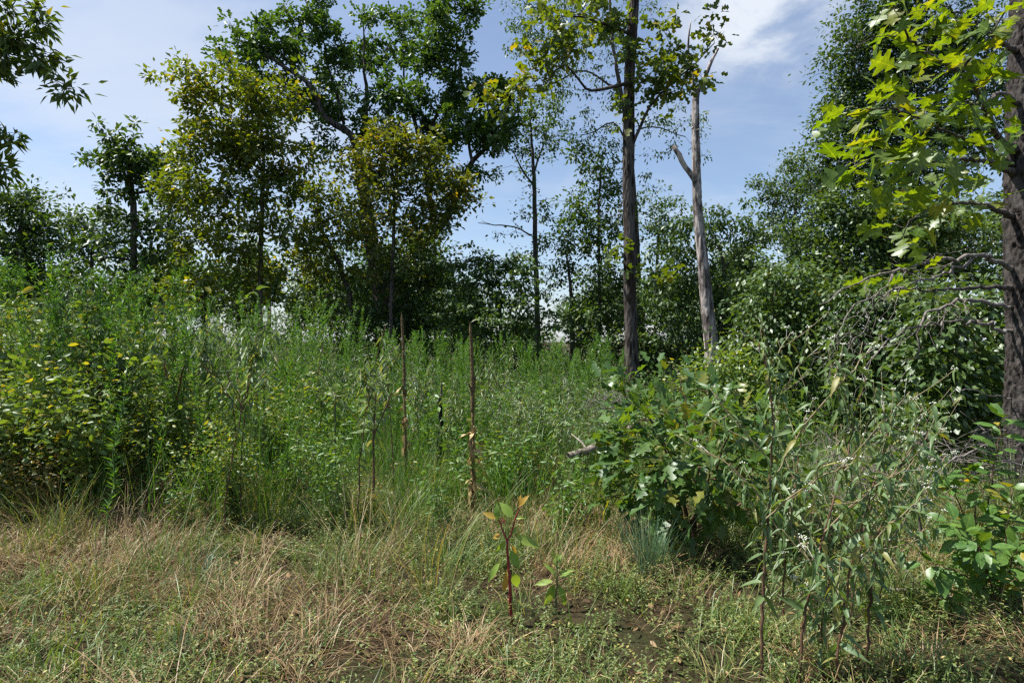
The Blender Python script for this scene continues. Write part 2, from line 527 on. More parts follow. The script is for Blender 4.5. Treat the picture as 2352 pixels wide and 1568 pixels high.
M['grey_leaf'] = leaf_mat('grey_leaf', (.075, .130, .050), (.125, .185, .075), (.20, .21, .09), 0.12, trans=.34, tcol=(1.5, 1.5, .5), spec=.08, rough=.5)
M['grey_leaf_near'] = leaf_mat('grey_leaf_near', (.062, .118, .036), (.118, .176, .064), (.19, .18, .04), 0.07, trans=.38,
                               tcol=(1.7, 1.6, .4), spec=.07, rough=.5, objrand=True)
M['thicket_leaf'] = leaf_mat('thicket_leaf', (.065, .125, .024), (.135, .195, .040), (.26, .24, .03), 0.12, trans=.42)
M['russet_leaf'] = leaf_mat('russet_leaf', (.070, .100, .024), (.16, .15, .034), (.20, .11, .03), 0.16, trans=.42)
M['poke_leaf'] = leaf_mat('poke_leaf', (.14, .24, .04), (.23, .29, .055), (.34, .21, .03), 0.14, trans=.40, tcol=(1.4, 1.35, .4), spec=.05, objrand=True)
M['dry_leaf'] = leaf_mat('dry_leaf', (.24, .17, .08), (.42, .32, .16), (.14, .085, .04), 0.15, trans=.20, tcol=(1.1, 1.0, .8), spec=.03, objrand=True)
M['dry_leaf_mass'] = leaf_mat('dry_leaf_mass', (.12, .075, .036), (.24, .16, .08), (.07, .045, .025), 0.25, trans=.15, tcol=(1.1, 1.0, .8), spec=.03)
M['dry_grass'] = leaf_mat('dry_grass', (.13, .082, .040), (.30, .205, .105), (.48, .38, .24), 0.16, trans=.20, tcol=(1.15, 1.05, .8), spec=.05, rough=.5)
M['green_grass'] = leaf_mat('green_grass', (.060, .115, .024), (.125, .175, .046), (.30, .25, .10), 0.18, trans=.34, tcol=(1.5, 1.4, .4), spec=.06, rough=.45)
M['cover_leaf'] = leaf_mat('cover_leaf', (.072, .118, .028), (.165, .200, .060), (.34, .28, .09), 0.15, trans=.32, tcol=(1.5, 1.35, .45), spec=.05, rough=.5)
M['rush'] = leaf_mat('rush', (.060, .125, .070), (.110, .180, .105), (.20, .22, .10), 0.10, trans=.25, tcol=(1.3, 1.3, .6), spec=.10)
M['field_flower'] = leaf_mat('field_flower', (.26, .30, .20), (.40, .43, .32), None, 0, trans=.25, tcol=(1, 1, .9), spec=.02)
M['flower'] = leaf_mat('flower', (.50, .53, .43), (.60, .62, .52), None, 0, trans=.25, tcol=(1, 1, .9), spec=.02)
M['berry'] = plain_mat('berry', (.10, .008, .02), (.28, .02, .05), rough=.35)
M['oak_bark'] = bark_mat('oak_bark', (.010, .008, .007), (.110, .096, .086), 15, .20, (.035, .022, .016), .70, bump=1.0)
M['near_bark'] = bark_mat('near_bark', (.005, .004, .004), (.065, .055, .050), 26, .45, (.17, .16, .15), .22, bump=1.0)
M['dark_bark'] = bark_mat('dark_bark', (.022, .018, .015), (.115, .100, .085), 30, .25)
M['snag_wood'] = bark_mat('snag_wood', (.085, .070, .064), (.50, .445, .42), 13, .10, (.040, .032, .030), .80, bump=.8)
M['twig'] = bark_mat('twig', (.055, .042, .032), (.17, .145, .12), 40, .3, bump=.2)
M['dead_twig'] = bark_mat('dead_twig', (.055, .046, .040), (.21, .185, .165), 30, .3, (.28, .27, .25), .35, bump=.5)
M['char'] = bark_mat('char', (.008, .007, .007), (.055, .048, .042), 26, .2, bump=.8)
M['log'] = bark_mat('log', (.06, .045, .035), (.27, .23, .19), 24, .5, (.36, .33, .29), .5)
M['weed_stem'] = plain_mat('weed_stem', (.10, .12, .04), (.17, .17, .07), scale=12)
M['brown_stem'] = plain_mat('brown_stem', (.060, .030, .018), (.15, .085, .05), scale=18)
M['pale_stem'] = plain_mat('pale_stem', (.20, .15, .085), (.30, .25, .15), scale=14)
M['green_stem'] = plain_mat('green_stem', (.06, .12, .03), (.11, .17, .05), scale=12)
M['red_stem'] = plain_mat('red_stem', (.16, .018, .022), (.24, .035, .035), rough=.45, scale=9)
M['mullein'] = bark_mat('mullein', (.075, .045, .022), (.25, .185, .095), 120, .8, bump=.9)

# ------------------------------------------------------------------ ground
def ground_mat():
    m, n, l = new_mat('forest_soil')
    out = N(n, 'ShaderNodeOutputMaterial')
    bs = N(n, 'ShaderNodeBsdfPrincipled'); bs.inputs['Roughness'].default_value = 1.0
    bs.inputs['Specular IOR Level'].default_value = 0.1
    tc = N(n, 'ShaderNodeTexCoord')
    n1 = N(n, 'ShaderNodeTexNoise'); n1.inputs['Scale'].default_value = 1.3; n1.inputs['Detail'].default_value = 8
    n2 = N(n, 'ShaderNodeTexNoise'); n2.inputs['Scale'].default_value = 34; n2.inputs['Detail'].default_value = 8; n2.inputs['Roughness'].default_value = .75
    l.new(tc.outputs['Object'], n1.inputs['Vector']); l.new(tc.outputs['Object'], n2.inputs['Vector'])
    a = N(n, 'ShaderNodeMixRGB'); a.inputs['Color1'].default_value = (.060, .042, .024, 1); a.inputs['Color2'].default_value = (.036, .040, .017, 1)
    r1 = N(n, 'ShaderNodeMapRange'); l.new(n1.outputs['Fac'], r1.inputs['Value']); r1.inputs['From Min'].default_value = .4; r1.inputs['From Max'].default_value = .62
    l.new(r1.outputs[0], a.inputs['Fac'])
    b = N(n, 'ShaderNodeMixRGB', blend_type='MULTIPLY'); b.inputs['Fac'].default_value = 1
    r2 = N(n, 'ShaderNodeMapRange'); l.new(n2.outputs['Fac'], r2.inputs['Value']); r2.inputs['From Min'].default_value = .3; r2.inputs['From Max'].default_value = .7
    r2.inputs['To Min'].default_value = .35; r2.inputs['To Max'].default_value = 1.6
    l.new(a.outputs[0], b.inputs['Color1']); l.new(r2.outputs[0], b.inputs['Color2'])
    l.new(b.outputs[0], bs.inputs['Base Color'])
    bp = N(n, 'ShaderNodeBump'); bp.inputs['Strength'].default_value = .8; bp.inputs['Distance'].default_value = .03
    l.new(n2.outputs['Fac'], bp.inputs['Height']); l.new(bp.outputs[0], bs.inputs['Normal'])
    l.new(bs.outputs[0], out.inputs['Surface'])
    return m


gx = np.concatenate([-np.geomspace(3000, 26, 16), np.linspace(-24, 24, 97), np.geomspace(26, 3000, 16)])
gy = np.concatenate([-np.geomspace(600, 5, 8), np.linspace(-4, 30, 86), np.geomspace(32, 4000, 26)])
GX, GY = np.meshgrid(gx, gy)
GV = np.stack([GX, GY, gz(np.clip(GX, -40, 40), GY)], -1).reshape(-1, 3)
nx, ny = len(gx), len(gy)
gi = (np.arange(ny - 1)[:, None] * nx + np.arange(nx - 1)[None]).ravel()
g = build('ground', GV, np.stack([gi, gi + 1, gi + nx + 1, gi + nx], -1), ground_mat(), smooth=True)
tag(g, 'brown leaf-littered soil of the clearing running back under the trees', 'ground', kind='structure')

# ------------------------------------------------------------------ trees
def grow(paths, A, tip_r, zmin, bend=0.35, wob=0.05, up=0.3, seg=0.28):
    """connect attractor points A to a skeleton of control paths; returns branch polylines (k,4)"""
    pos, par, sp, isinit = [], [], [], []
    for P in paths:
        for i in range(len(P)):
            pos.append(P[i, :3]); par.append(-1); sp.append(0)
    pos = list(pos)
    n0 = len(pos)
    cap = 200000
    buf = np.zeros((n0 + len(A) * 40 + 10, 3)); buf[:n0] = np.array(pos)
    okn = np.zeros(len(buf), bool); okn[:n0] = buf[:n0, 2] > zmin
    if not okn.any(): okn[:n0] = True
    n = n0
    d0 = np.min(np.linalg.norm(A[:, None] - buf[None, :n0][:, okn[:n0]], axis=2), axis=1)
    order = np.argsort(d0)
    segs = []
    parent = np.full(len(buf), -1)
    for ai in order:
        a = A[ai]
        d = buf[:n] - a
        dist = np.sqrt((d * d).sum(1))
        cost = dist + 0.9 * np.maximum(0, d[:, 2]) + np.where(okn[:n], 0, 1e6)
        k = int(np.argmin(cost))
        b = buf[k]
        dd = dist[k]
        m = int(np.clip(dd / seg, 2, 38))
        t = np.linspace(0, 1, m + 1)[1:, None]
        out = a - b
        horiz = out.copy(); horiz[2] *= 0.2
        ctrl = b + out * 0.45 + UP * dd * up * R.uniform(-0.5, 1.0) + R.normal(0, bend * 0.3 * dd, 3)
        q = (1 - t) ** 2 * b + 2 * t * (1 - t) * ctrl + t ** 2 * a
        q[:-1] += R.normal(0, wob * min(dd, 1.0), (m - 1, 3))
        if n + m >= len(buf): break
        buf[n:n + m] = q
        okn[n:n + m] = True
        parent[n] = k
        parent[n + 1:n + m] = np.arange(n, n + m - 1)
        segs.append((k, n, n + m))
        n += m
    rad = np.zeros(n)
    acc = np.zeros(n)
    for i in range(n - 1, n0 - 1, -1):
        v = acc[i] if acc[i] > 0 else tip_r ** 2.3
        rad[i] = v ** (1 / 2.3)
        acc[parent[i]] += v * (1.0 if True else 0) + (tip_r * 0.12) ** 2.3
    out = []
    for k, s, e in segs:
        r = rad[s:e]
        P = np.vstack([buf[k], buf[s:e]])
        out.append(np.hstack([P, np.concatenate([[r[0]], r])[:, None]]))
    return out


def blob_points(blobs, Y):
    pts, outw = [], []
    for b in blobs:
        px, py, rx, ry, dy, n = b[:6]
        c = at(px, py, Y + dy)
        s = (Y + dy) / F_PX
        rad = np.array([rx * s, (b[6] if len(b) > 6 else max(rx, ry) * s * 0.95), ry * s])
        u = nrm(R.normal(size=(n, 3)))
        r = R.random(n)[:, None] ** 0.42
        pts.append(c + u * r * rad)
        outw.append(u)
    return np.vstack(pts), np.vstack(outw)


def foliage(A, O, n, L, W, spread, tmpl, droop=0.25, flat=0.9, Ljit=0.3, sq=0.75):
    m = len(A)
    cl = np.repeat(np.arange(m), n)
    k = len(cl)
    csz = R.uniform(0.5, 1.5, m)[cl][:, None]
    g_ = R.normal(0, 1, (k, 3)) * np.array([1, 1, sq]) * spread * csz
    P = A[cl] + g_
    D = nrm(g_) * 1.0 + O[cl] * 0.3 + R.normal(0, 0.45, (k, 3)) + np.array([0, 0, -droop])
    Nn = UP * flat + R.normal(0, 0.55, (k, 3)) + SUN_N * 0.35
    s = 1 + R.normal(0, Ljit * 0.5, k)
    s = np.clip(s, 0.45, 1.6)
    crnd = R.random(m)
    var = np.stack([R.random(k), crnd[cl], np.clip(R.random(k) * 0.8 + 0.2 * crnd[cl], 0, 1)], -1)
    return leaves(P, D, Nn, L * s, W * s, tmpl, var)


SUN_N = np.array(SUN_DIR)


def tree(name, label, Y, trunk, blobs, limbs=(), n=50, L=.11, W=.06, spread=.28, tmpl='d2', lmat='oak_leaf', bmat='dark_bark',
         tip=.006, droop=.25, flat=.9, group='trees around the clearing', zmin=2.0, dead=(), sides=10, rough=.05, up=.3, cat='tree', lnoise=.05, sq=.75, am=.46, rag=.14, sub=3, subr=.22):
    n, spread = max(8, int(n * .55)), spread * .42
    blobs = [(b[0], b[1], b[2], b[3], b[4], max(1, int(round(b[5] * am))), *b[6:]) for b in blobs]
    P0 = [np.append(at(px, py, Y + (d[0] if d else 0)), w * 0.5 * Y / F_PX) for px, py, w, *d in trunk]
    p = P0[0]
    g0 = gz1(p[0], p[1])
    if p[2] > g0 + 0.15:
        P0.insert(0, np.array([p[0], p[1], g0 - 0.1, p[3] * 1.25]))
        if p[2] > g0 + 1.0:
            P0.insert(1, np.array([p[0], p[1], g0 + 0.35, p[3] * 1.05]))
    base = np.array([P0[0][0], P0[0][1], g0])
    T = smooth_path(P0, 0.22, 0.008)
    root = empty(name, base, label, cat, group)
    if sides >= 14:
        V, Fc = ridged(smooth_path(P0, .07), 40, 8, .14, 11.0)
    else:
        V, Fc = tube(T[:, :3], T[:, 3], sides, rough)
    build('trunk', V, Fc, M[bmat], root, base, smooth=sides < 14)
    paths = [T]
    for lm in limbs:
        q = smooth_path([np.append(at(px, py, Y + d), w * 0.5 * Y / F_PX) for px, py, w, d in lm], 0.22, 0.012)
        V, Fc = tube(q[:, :3], q[:, 3], 7, 0.05)
        build('limb', V, Fc, M[bmat], root, base, smooth=True)
        paths.append(q)
    for lm in dead:
        q = smooth_path([np.append(at(px, py, Y + d), w * 0.5 * Y / F_PX) for px, py, w, d in lm], 0.2, 0.01)
        parts = [tube(q[:, :3], q[:, 3], 5, 0.04)]
        for i in range(3, len(q)):
            if R.random() < 0.6:
                v = nrm(R.normal(size=3) + (q[i, :3] - q[i - 1, :3]) * 4)
                ln = R.uniform(.25, .8)
                pp = np.array([q[i, :3] + v * ln * t_ + np.array([0, 0, -.12 * t_ * t_]) + R.normal(0, .015, 3) for t_ in np.linspace(0, 1, 5)])
                parts.append(tube(pp, np.linspace(q[i, 3] * .5, .002, 5), 4))
        V, Fc = join(parts)
        build('dead_limb', V, Fc, M['twig'], root, base, smooth=True)
    if blobs:
        A, O = blob_points(blobs, Y)
        A, O = np.repeat(A, sub, 0), np.repeat(O, sub, 0)
        A = A + R.normal(0, subr * min(1.3, Y / 14), A.shape) * np.array([1, 1, .8 if sq > .5 else .35])
        A = A + R.normal(0, rag * min(1.0, Y / 14), A.shape) * np.array([1, 1, .8 if sq > .5 else .3])
        A[:, 2] = np.maximum(A[:, 2], gz(A[:, 0], A[:, 1]) + .3)
        br = grow(paths, A, tip, zmin, up=up, wob=lnoise, seg=max(.2, .021 * Y))
        parts = []
        for q in br:
            s = 6 if q[0, 3] > .035 else (4 if q[0, 3] > .016 else 3)
            parts.append(tube(q[:, :3], np.minimum(q[:, 3], T[0, 3] * .6), s, 0.0))
        V, Fc = join(parts)
        o = build('branch_network', V, Fc, M[bmat], root, base, smooth=True)
        o['kind'] = 'stuff'
        V, Fc, va = foliage(A, O, n, L, W, spread, tmpl, droop, flat, sq=sq)
        o = build('crown', V, Fc, M[lmat], root, base, var=va)
        o['kind'] = 'stuff'
    return root


# --- the big oak in the middle
tree('oak_tree', 'big spreading oak with heavy forked trunk and dark green crown, tallest left of centre', 19,
     [(884, 715, 46), (866, 620, 36), (851, 540, 31), (833, 430, 25), (821, 348, 21)],
     [(590, 92, 44, 44, -1, 15), (548, 145, 26, 26, -1.5, 8), (640, 150, 45, 45, -.5, 17), (600, 190, 40, 25, -1, 9), (690, 40, 32, 50, 0, 13), (742, 25, 22, 45, .5, 8),
      (742, 105, 38, 40, 0, 11), (700, 228, 45, 35, 0, 13), (665, 262, 28, 20, 0, 6), (790, 170, 50, 55, 1, 15), (775, 245, 36, 36, 0, 10), (740, 325, 20, 22, -.5, 6),
      (833, 42, 18, 20, 1, 5), (845, 110, 42, 40, 1.5, 12), (905, 105, 50, 60, 2, 17), (925, 45, 28, 32, 1, 7), (985, 15, 40, 50, 1, 13), (1045, 50, 32, 60, 0, 15),
      (1055, 130, 30, 50, 0, 12), (990, 120, 60, 55, -.5, 18), (910, 200, 60, 50, -.5, 17), (985, 215, 60, 60, 0, 19), (1060, 220, 50, 55, .5, 16),
      (1120, 235, 48, 42, 0, 14), (1160, 195, 32, 26, 0, 7), (1115, 310, 46, 38, 0, 13), (1165, 290, 30, 30, 0, 8), (1060, 315, 50, 50, 0, 15), (860, 285, 50, 45, 0, 14), (940, 290, 55, 45, 1, 15),
      (990, 330, 50, 45, 1.5, 12), (1062, 408, 26, 26, 0, 7), (828, 405, 24, 46, 0, 9), (1035, 470, 24, 30, 0, 6), (835, 500, 22, 40, 0, 6), (960, 560, 50, 45, 1, 10), (860, 620, 40, 50, 1, 8)],
     limbs=[[(824, 355, 18, 0), (806, 312, 16, -.2), (775, 290, 15, -.4), (741, 264, 13, -.5), (728, 225, 12, -.6), (700, 185, 10, -.7), (660, 160, 8, -.8), (613, 126, 6, -1), (594, 94, 4, -1), (570, 78, 3, -1)],
            [(741, 264, 7, -.5), (705, 222, 6, -.4), (672, 205, 5, -.3), (620, 195, 3, -.5)],
            [(822, 352, 16, 0), (835, 305, 13, .4), (842, 240, 10, .8), (836, 150, 6, 1), (836, 60, 3, 1)],
            [(790, 285, 8, .2), (772, 215, 6, .3), (748, 130, 4, .3), (740, 40, 3, .4)],
            [(882, 690, 34, .2), (915, 625, 28, .4), (955, 578, 25, .4), (998, 538, 22, .3), (1036, 482, 18, .2), (1056, 428, 15, .1), (1076, 385, 13, 0), (1103, 352, 11, 0), (1140, 322, 8, 0), (1181, 290, 4, 0)],
            [(998, 538, 14, .3), (985, 440, 12, .6), (963, 320, 10, .8), (947, 262, 8, .7), (931, 205, 6, .5), (925, 110, 4, .8)],
            [(968, 340, 9, .8), (1005, 262, 8, .3), (1040, 190, 6, .2), (1050, 80, 4, .2)],
            [(1085, 372, 8, 0), (1075, 290, 6, .2), (1100, 230, 4, .2)]],
     n=70, L=.17, W=.10, spread=.24, tmpl='oak', lmat='oak_leaf', bmat='oak_bark', tip=.008, zmin=4, rough=.06, sides=14, droop=.1, flat=.7, am=.44, rag=.10, subr=.21)

# --- yellowing tree left of it
tree('hickory_tree', 'yellow-green slender tree with a straight thin trunk, left of the big oak', 15,
     [(597, 770, 13), (598, 620, 11), (603, 450, 9), (605, 330, 6), (590, 230, 4), (570, 190, 2)],
     [(412, 185, 22, 22, -.5, 5), (470, 215, 42, 30, -.4, 14), (560, 215, 70, 38, 0, 24), (650, 215, 35, 22, .3, 9), (450, 275, 45, 32, 0, 13), (540, 290, 75, 45, 0, 28), (620, 280, 36, 40, 0, 11),
      (440, 360, 45, 38, -.3, 15), (540, 370, 75, 45, -.3, 30), (645, 365, 55, 38, 0, 18), (705, 375, 20, 20, 0, 4), (430, 440, 48, 45, -.2, 17), (530, 450, 75, 48, -.5, 30), (640, 440, 60, 40, .3, 20),
      (450, 540, 60, 50, 0, 20), (550, 550, 75, 50, -.5, 26), (650, 530, 50, 45, .3, 14), (440, 630, 50, 40, .3, 12), (540, 640, 60, 35, .3, 12), (640, 630, 40, 40, .3, 9), (420, 690, 25, 25, 0, 5)],
     n=48, L=.14, W=.078, spread=.27, tmpl='d2', lmat='yellow_leaf', tip=.005, droop=.3, am=.56)

# --- dark thin tree at the left
tree('gum_tree', 'dark thin tree with bare black trunk and a tufted top, at the left', 16,
     [(308, 760, 17), (306, 640, 15), (308, 520, 14), (302, 430, 12), (292, 370, 8), (285, 335, 4)],
     [(278, 360, 44, 34, 0, 20), (300, 400, 30, 30, 0, 10), (258, 338, 22, 14, 0, 5), (318, 340, 20, 18, 0, 5), (285, 455, 28, 24, 0, 8), (365, 390, 40, 30, 0, 12), (388, 365, 26, 18, 0, 5), (345, 420, 36, 26, 0, 9),
      (255, 560, 40, 26, -.3, 8), (350, 530, 50, 40, .5, 14), (220, 620, 55, 28, -.5, 11), (365, 600, 45, 50, .5, 12), (280, 650, 50, 30, 0, 7), (340, 690, 40, 35, 0, 7)],
     limbs=[[(304, 445, 6, 0), (340, 440, 5, 0), (375, 425, 3, .1)], [(307, 600, 6, 0), (260, 590, 5, -.3), (210, 600, 3, -.5)]],
     n=46, L=.15, W=.085, spread=.21, tmpl='d4', lmat='dark_leaf', bmat='dark_bark', droop=.3)

# --- left edge and further trees on the left
tree('elm_tree', 'dense dark tree at the left edge below the overhanging branches', 17,
     [(40, 760, 18), (45, 600, 14), (50, 480, 8)],
     [(55, 470, 42, 34, 0, 15), (15, 500, 35, 45, 0, 12), (85, 535, 30, 40, 0, 10), (40, 570, 60, 50, 0, 20), (95, 590, 22, 26, 0, 5), (20, 650, 60, 55, 0, 20), (80, 650, 36, 36, 0, 10), (-60, 560, 70, 90, 0, 24), (30, 720, 60, 30, 0, 10)],
     n=56, L=.13, W=.075, spread=.30, lmat='dark_leaf', am=.85)
tree('far_oak_tree', 'bluish far tree with a rounded crown between the left edge and the black trunk', 27,
     [(205, 770, 13), (210, 640, 10), (212, 560, 6)],
     [(165, 520, 26, 26, 0, 10), (205, 530, 30, 30, 0, 10), (250, 515, 34, 24, 0, 11), (190, 570, 40, 30, 0, 10), (250, 565, 40, 30, 0, 10), (140, 560, 18, 8, 0, 3), (165, 640, 30, 36, 0, 8), (140, 690, 40, 30, 0, 10), (210, 700, 50, 40, 0, 12)],
     n=52, L=.17, W=.10, spread=.36, lmat='blue_leaf', am=.8)
tree('far_gum_tree', 'bluish far tree behind the black trunk with leaf tufts to its right', 26,
     [(388, 770, 12), (386, 620, 10), (390, 470, 7), (392, 400, 4)],
     [(392, 395, 20, 24, 0, 5), (385, 450, 30, 30, 0, 8), (350, 480, 30, 26, 0, 7), (395, 520, 34, 36, 0, 9), (345, 600, 40, 40, 0, 9), (390, 640, 40, 40, 0, 10), (350, 700, 50, 40, 0, 10)],
     n=48, L=.16, W=.10, spread=.32, lmat='blue_leaf', am=.75)

# --- yellow brown tree before the oak, and the smaller one left of it
tree('russet_tree', 'small tree of browning yellow leaves standing in front of the big oak', 15.5,
     [(897, 760, 10), (900, 640, 9), (905, 500, 7), (902, 400, 5), (890, 320, 3)],
     [(876, 305, 26, 24, 0, 8), (858, 350, 38, 34, -.2, 14), (905, 350, 36, 32, -.3, 12), (968, 335, 40, 28, 0, 13), (960, 385, 60, 36, -.3, 20), (870, 405, 52, 42, -.3, 20), (1005, 400, 40, 34, 0, 12),
      (1050, 445, 34, 30, 0, 11), (970, 445, 60, 40, -.4, 20), (880, 470, 52, 40, -.3, 16), (1010, 495, 45, 30, 0, 11), (850, 530, 46, 36, 0, 11), (940, 540, 55, 40, 0, 14), (990, 600, 45, 40, 0, 10), (880, 610, 46, 40, 0, 10)],
     n=48, L=.14, W=.08, spread=.24, tmpl='d2', lmat='brown_leaf', tip=.005)
tree('young_hickory_tree', 'low yellow-green tree leaning left between yellow tree and big oak trunk', 16.5,
     [(812, 760, 13), (806, 690, 12), (776, 600, 10), (745, 540, 8), (725, 480, 5)],
     [(725, 440, 34, 26, 0, 10), (770, 455, 36, 30, 0, 11), (700, 480, 30, 30, 0, 8), (745, 505, 56, 36, 0, 18), (800, 500, 26, 34, 0, 8), (715, 560, 48, 40, 0, 13), (780, 560, 44, 36, 0, 12), (740, 620, 55, 36, 0, 13), (690, 640, 30, 30, 0, 6), (800, 640, 36, 36, 0, 8)],
     n=44, L=.14, W=.075, spread=.25, lmat='yellow_leaf', tip=.005)

# --- thin tree right of the oak with the dead branch
tree('slim_tree', 'slim straight tree with sparse crown and one bare dead branch, right of the oak', 20,
     [(1236, 800, 13), (1234, 700, 12), (1229, 560, 11), (1227, 430, 9), (1222, 330, 6), (1215, 250, 3)],
     [(1205, 255, 44, 30, 0, 12), (1255, 265, 44, 30, 0, 12), (1170, 335, 34, 24, 0, 8), (1250, 345, 40, 36, 0, 10), (1170, 385, 28, 16, 0, 5), (1285, 320, 30, 26, 0, 7), (1230, 440, 16, 20, 0, 4), (1228, 500, 16, 20, 0, 4), (1236, 565, 28, 30, 0, 8), (1190, 575, 28, 14, 0, 4), (1245, 640, 30, 30, 0, 7), (1260, 720, 34, 30, 0, 6)],
     limbs=[[(1228, 430, 5, 0), (1200, 390, 4, 0), (1180, 350, 2.5, 0)], [(1226, 400, 5, 0), (1245, 340, 4, .2), (1262, 280, 2.5, .2)]],
     dead=[[(1222, 540, 5, 0), (1206, 534, 4, 0), (1181, 521, 3.4, -.1), (1136, 516, 2.6, -.3), (1098, 512, 1.4, -.4)]],
     n=44, L=.13, W=.07, spread=.23, lmat='soft_leaf', droop=.5)
tree('layered_dogwood_tree', 'low wide tree with flat layered sprays of leaves, right of the big oak trunk', 15,
     [(1150, 800, 8), (1148, 720, 7), (1145, 650, 5), (1110, 590, 3)],
     [(1110, 588, 40, 6, 0, 10), (1170, 596, 36, 6, 0, 8), (1060, 612, 36, 8, 0, 8), (1200, 616, 28, 8, 0, 6), (1130, 622, 60, 8, 0, 14), (1070, 645, 56, 8, 0, 12), (1180, 650, 60, 9, 0, 12), (1120, 672, 80, 10, 0, 18),
      (1200, 690, 50, 14, 0, 12), (1060, 690, 56, 14, -.4, 12), (1140, 715, 80, 18, -.3, 20), (1040, 730, 50, 14, -.6, 10), (1220, 740, 50, 22, 0, 12), (1120, 760, 80, 24, 0, 18), (1200, 790, 60, 26, 0, 12), (1060, 785, 60, 24, 0, 10)],
     n=44, L=.12, W=.065, spread=.20, lmat='soft_leaf', droop=.55, tip=.004, zmin=1.6, up=.1, sq=.4)

# --- right of centre
tree('post_oak_tree', 'leafy mid-height tree just left of the tall straight trunk', 17.5,
     [(1377, 800, 8), (1376, 650, 7), (1375, 500, 6), (1380, 400, 4)],
     [(1365, 375, 34, 26, 0, 8), (1330, 470, 34, 26, 0, 8), (1385, 440, 40, 34, 0, 11), (1395, 510, 40, 36, 0, 11), (1340, 520, 36, 26, 0, 7), (1370, 580, 45, 36, 0, 11), (1410, 610, 34, 40, 0, 9), (1350, 650, 45, 40, 0, 11), (1400, 700, 40, 40, 0, 9), (1350, 740, 50, 36, 0, 10)],
     n=48, L=.13, W=.075, spread=.27, lmat='soft_leaf', am=.7)
tree('young_elm_tree', 'small dark tree with thin crooked stem seen against the sky gap', 18,
     [(1315, 830, 12), (1313, 740, 10), (1310, 650, 7), (1300, 580, 4)],
     [(1290, 565, 24, 24, 0, 7), (1315, 600, 28, 24, 0, 7), (1280, 625, 24, 24, 0, 5), (1320, 660, 36, 28, 0, 8), (1300, 720, 34, 26, 0, 6), (1335, 760, 30, 30, 0, 6)],
     n=38, L=.12, W=.07, spread=.23, lmat='dark_leaf')
tree('tall_oak_tree', 'tall straight grey-brown trunk with big bright leaves high up, right of centre', 13,
     [(1452, 865, 34), (1449, 760, 29), (1446, 600, 27), (1444, 450, 26), (1444, 300, 25), (1447, 150, 23), (1457, 0, 21), (1462, -160, 16), (1460, -330, 8)],
     [(1290, 40, 40, 50, -1.2, 9), (1255, 95, 30, 30, -1.5, 6), (1300, 120, 34, 34, -1.5, 8), (1240, 185, 34, 26, -1.5, 7), (1165, 215, 30, 26, -1.2, 7), (1195, 180, 22, 22, -1.2, 4), (1390, 40, 40, 50, -.5, 10), (1410, 120, 34, 50, -.3, 9),
      (1500, 80, 34, 34, 0, 6), (1500, 175, 40, 40, -.3, 10), (1560, 150, 40, 36, -.4, 10), (1560, 205, 34, 22, -.4, 6), (1535, 30, 30, 26, -.2, 5), (1580, 120, 20, 24, -.4, 4), (1650, 92, 20, 10, -.5, 3),
      (1470, 230, 30, 36, -.3, 5), (1345, 20, 30, 40, 0, 6), (1450, 615, 24, 26, -.3, 5), (1470, 650, 18, 18, -.3, 2), (1420, -150, 160, 90, 0, 26), (1540, -120, 120, 80, 0, 18)],
     limbs=[[(1446, 192, 9, 0), (1405, 200, 8, -.4), (1360, 208, 6, -.8), (1335, 190, 5, -1.1), (1300, 150, 4, -1.4), (1255, 190, 3, -1.5)],
            [(1449, 342, 8, 0), (1472, 290, 7, -.1), (1492, 248, 6, -.2), (1537, 198, 5, -.3), (1580, 160, 3.5, -.4), (1640, 100, 2, -.5)],
            [(1452, 80, 8, 0), (1400, 60, 6, -.3), (1330, 40, 4, -.9), (1290, 40, 3, -1.2)]],
     n=34, L=.17, W=.12, spread=.24, tmpl='oak', lmat='tall_oak_leaf', bmat='oak_bark', tip=.005, zmin=5, sides=24, rough=.05, droop=.2, flat=.6, am=.26)
tree('pendent_elm_tree', 'tree with drooping small leaves reaching left behind the tall straight trunk', 17.5,
     [(1468, 850, 15), (1466, 700, 14), (1462, 540, 13), (1446, 340, 11), (1424, 200, 9), (1408, 100, 7), (1398, -20, 5)],
     [(1210, 20, 40, 30, 0, 9), (1175, 50, 24, 24, 0, 5), (1230, 75, 50, 40, 0, 13), (1195, 110, 28, 26, 0, 6), (1300, 30, 60, 50, .5, 17), (1310, 100, 60, 50, .5, 16), (1380, 40, 50, 60, .5, 15), (1400, 130, 36, 45, .5, 10),
      (1260, 150, 50, 36, .3, 11), (1270, 210, 44, 20, .3, 8), (1395, 215, 28, 30, 0, 6), (1350, 290, 26, 14, 0, 4), (1320, 305, 24, 14, 0, 3), (1390, 320, 34, 26, 0, 8), (1360, 365, 34, 24, 0, 6), (1545, 280, 40, 22, 0, 6), (1575, 320, 26, 16, 0, 4), (1515, 275, 20, 22, 0, 3), (1530, 362, 18, 10, 0, 2),
      (1480, 400, 20, 26, 0, 3), (1480, 20, 30, 36, .5, 5), (1300, -80, 140, 60, 0, 20)],
     limbs=[[(1424, 200, 6, 0), (1397, 195, 5, 0), (1360, 168, 4.4, .1), (1327, 164, 4, .1), (1252, 200, 3, .2), (1195, 205, 2, .2)],
            [(1446, 340, 5, 0), (1410, 280, 4, 0), (1370, 300, 3, 0), (1335, 310, 2, 0)], [(1410, 110, 6, 0), (1350, 40, 5, .2), (1260, 22, 3, .1), (1205, 15, 2, 0)],
            [(1462, 300, 4, 0), (1500, 290, 3, 0), (1575, 315, 2, 0)]],
     n=50, L=.105, W=.045, spread=.26, lmat='soft_leaf', droop=.9, tip=.004, zmin=4, flat=.5)

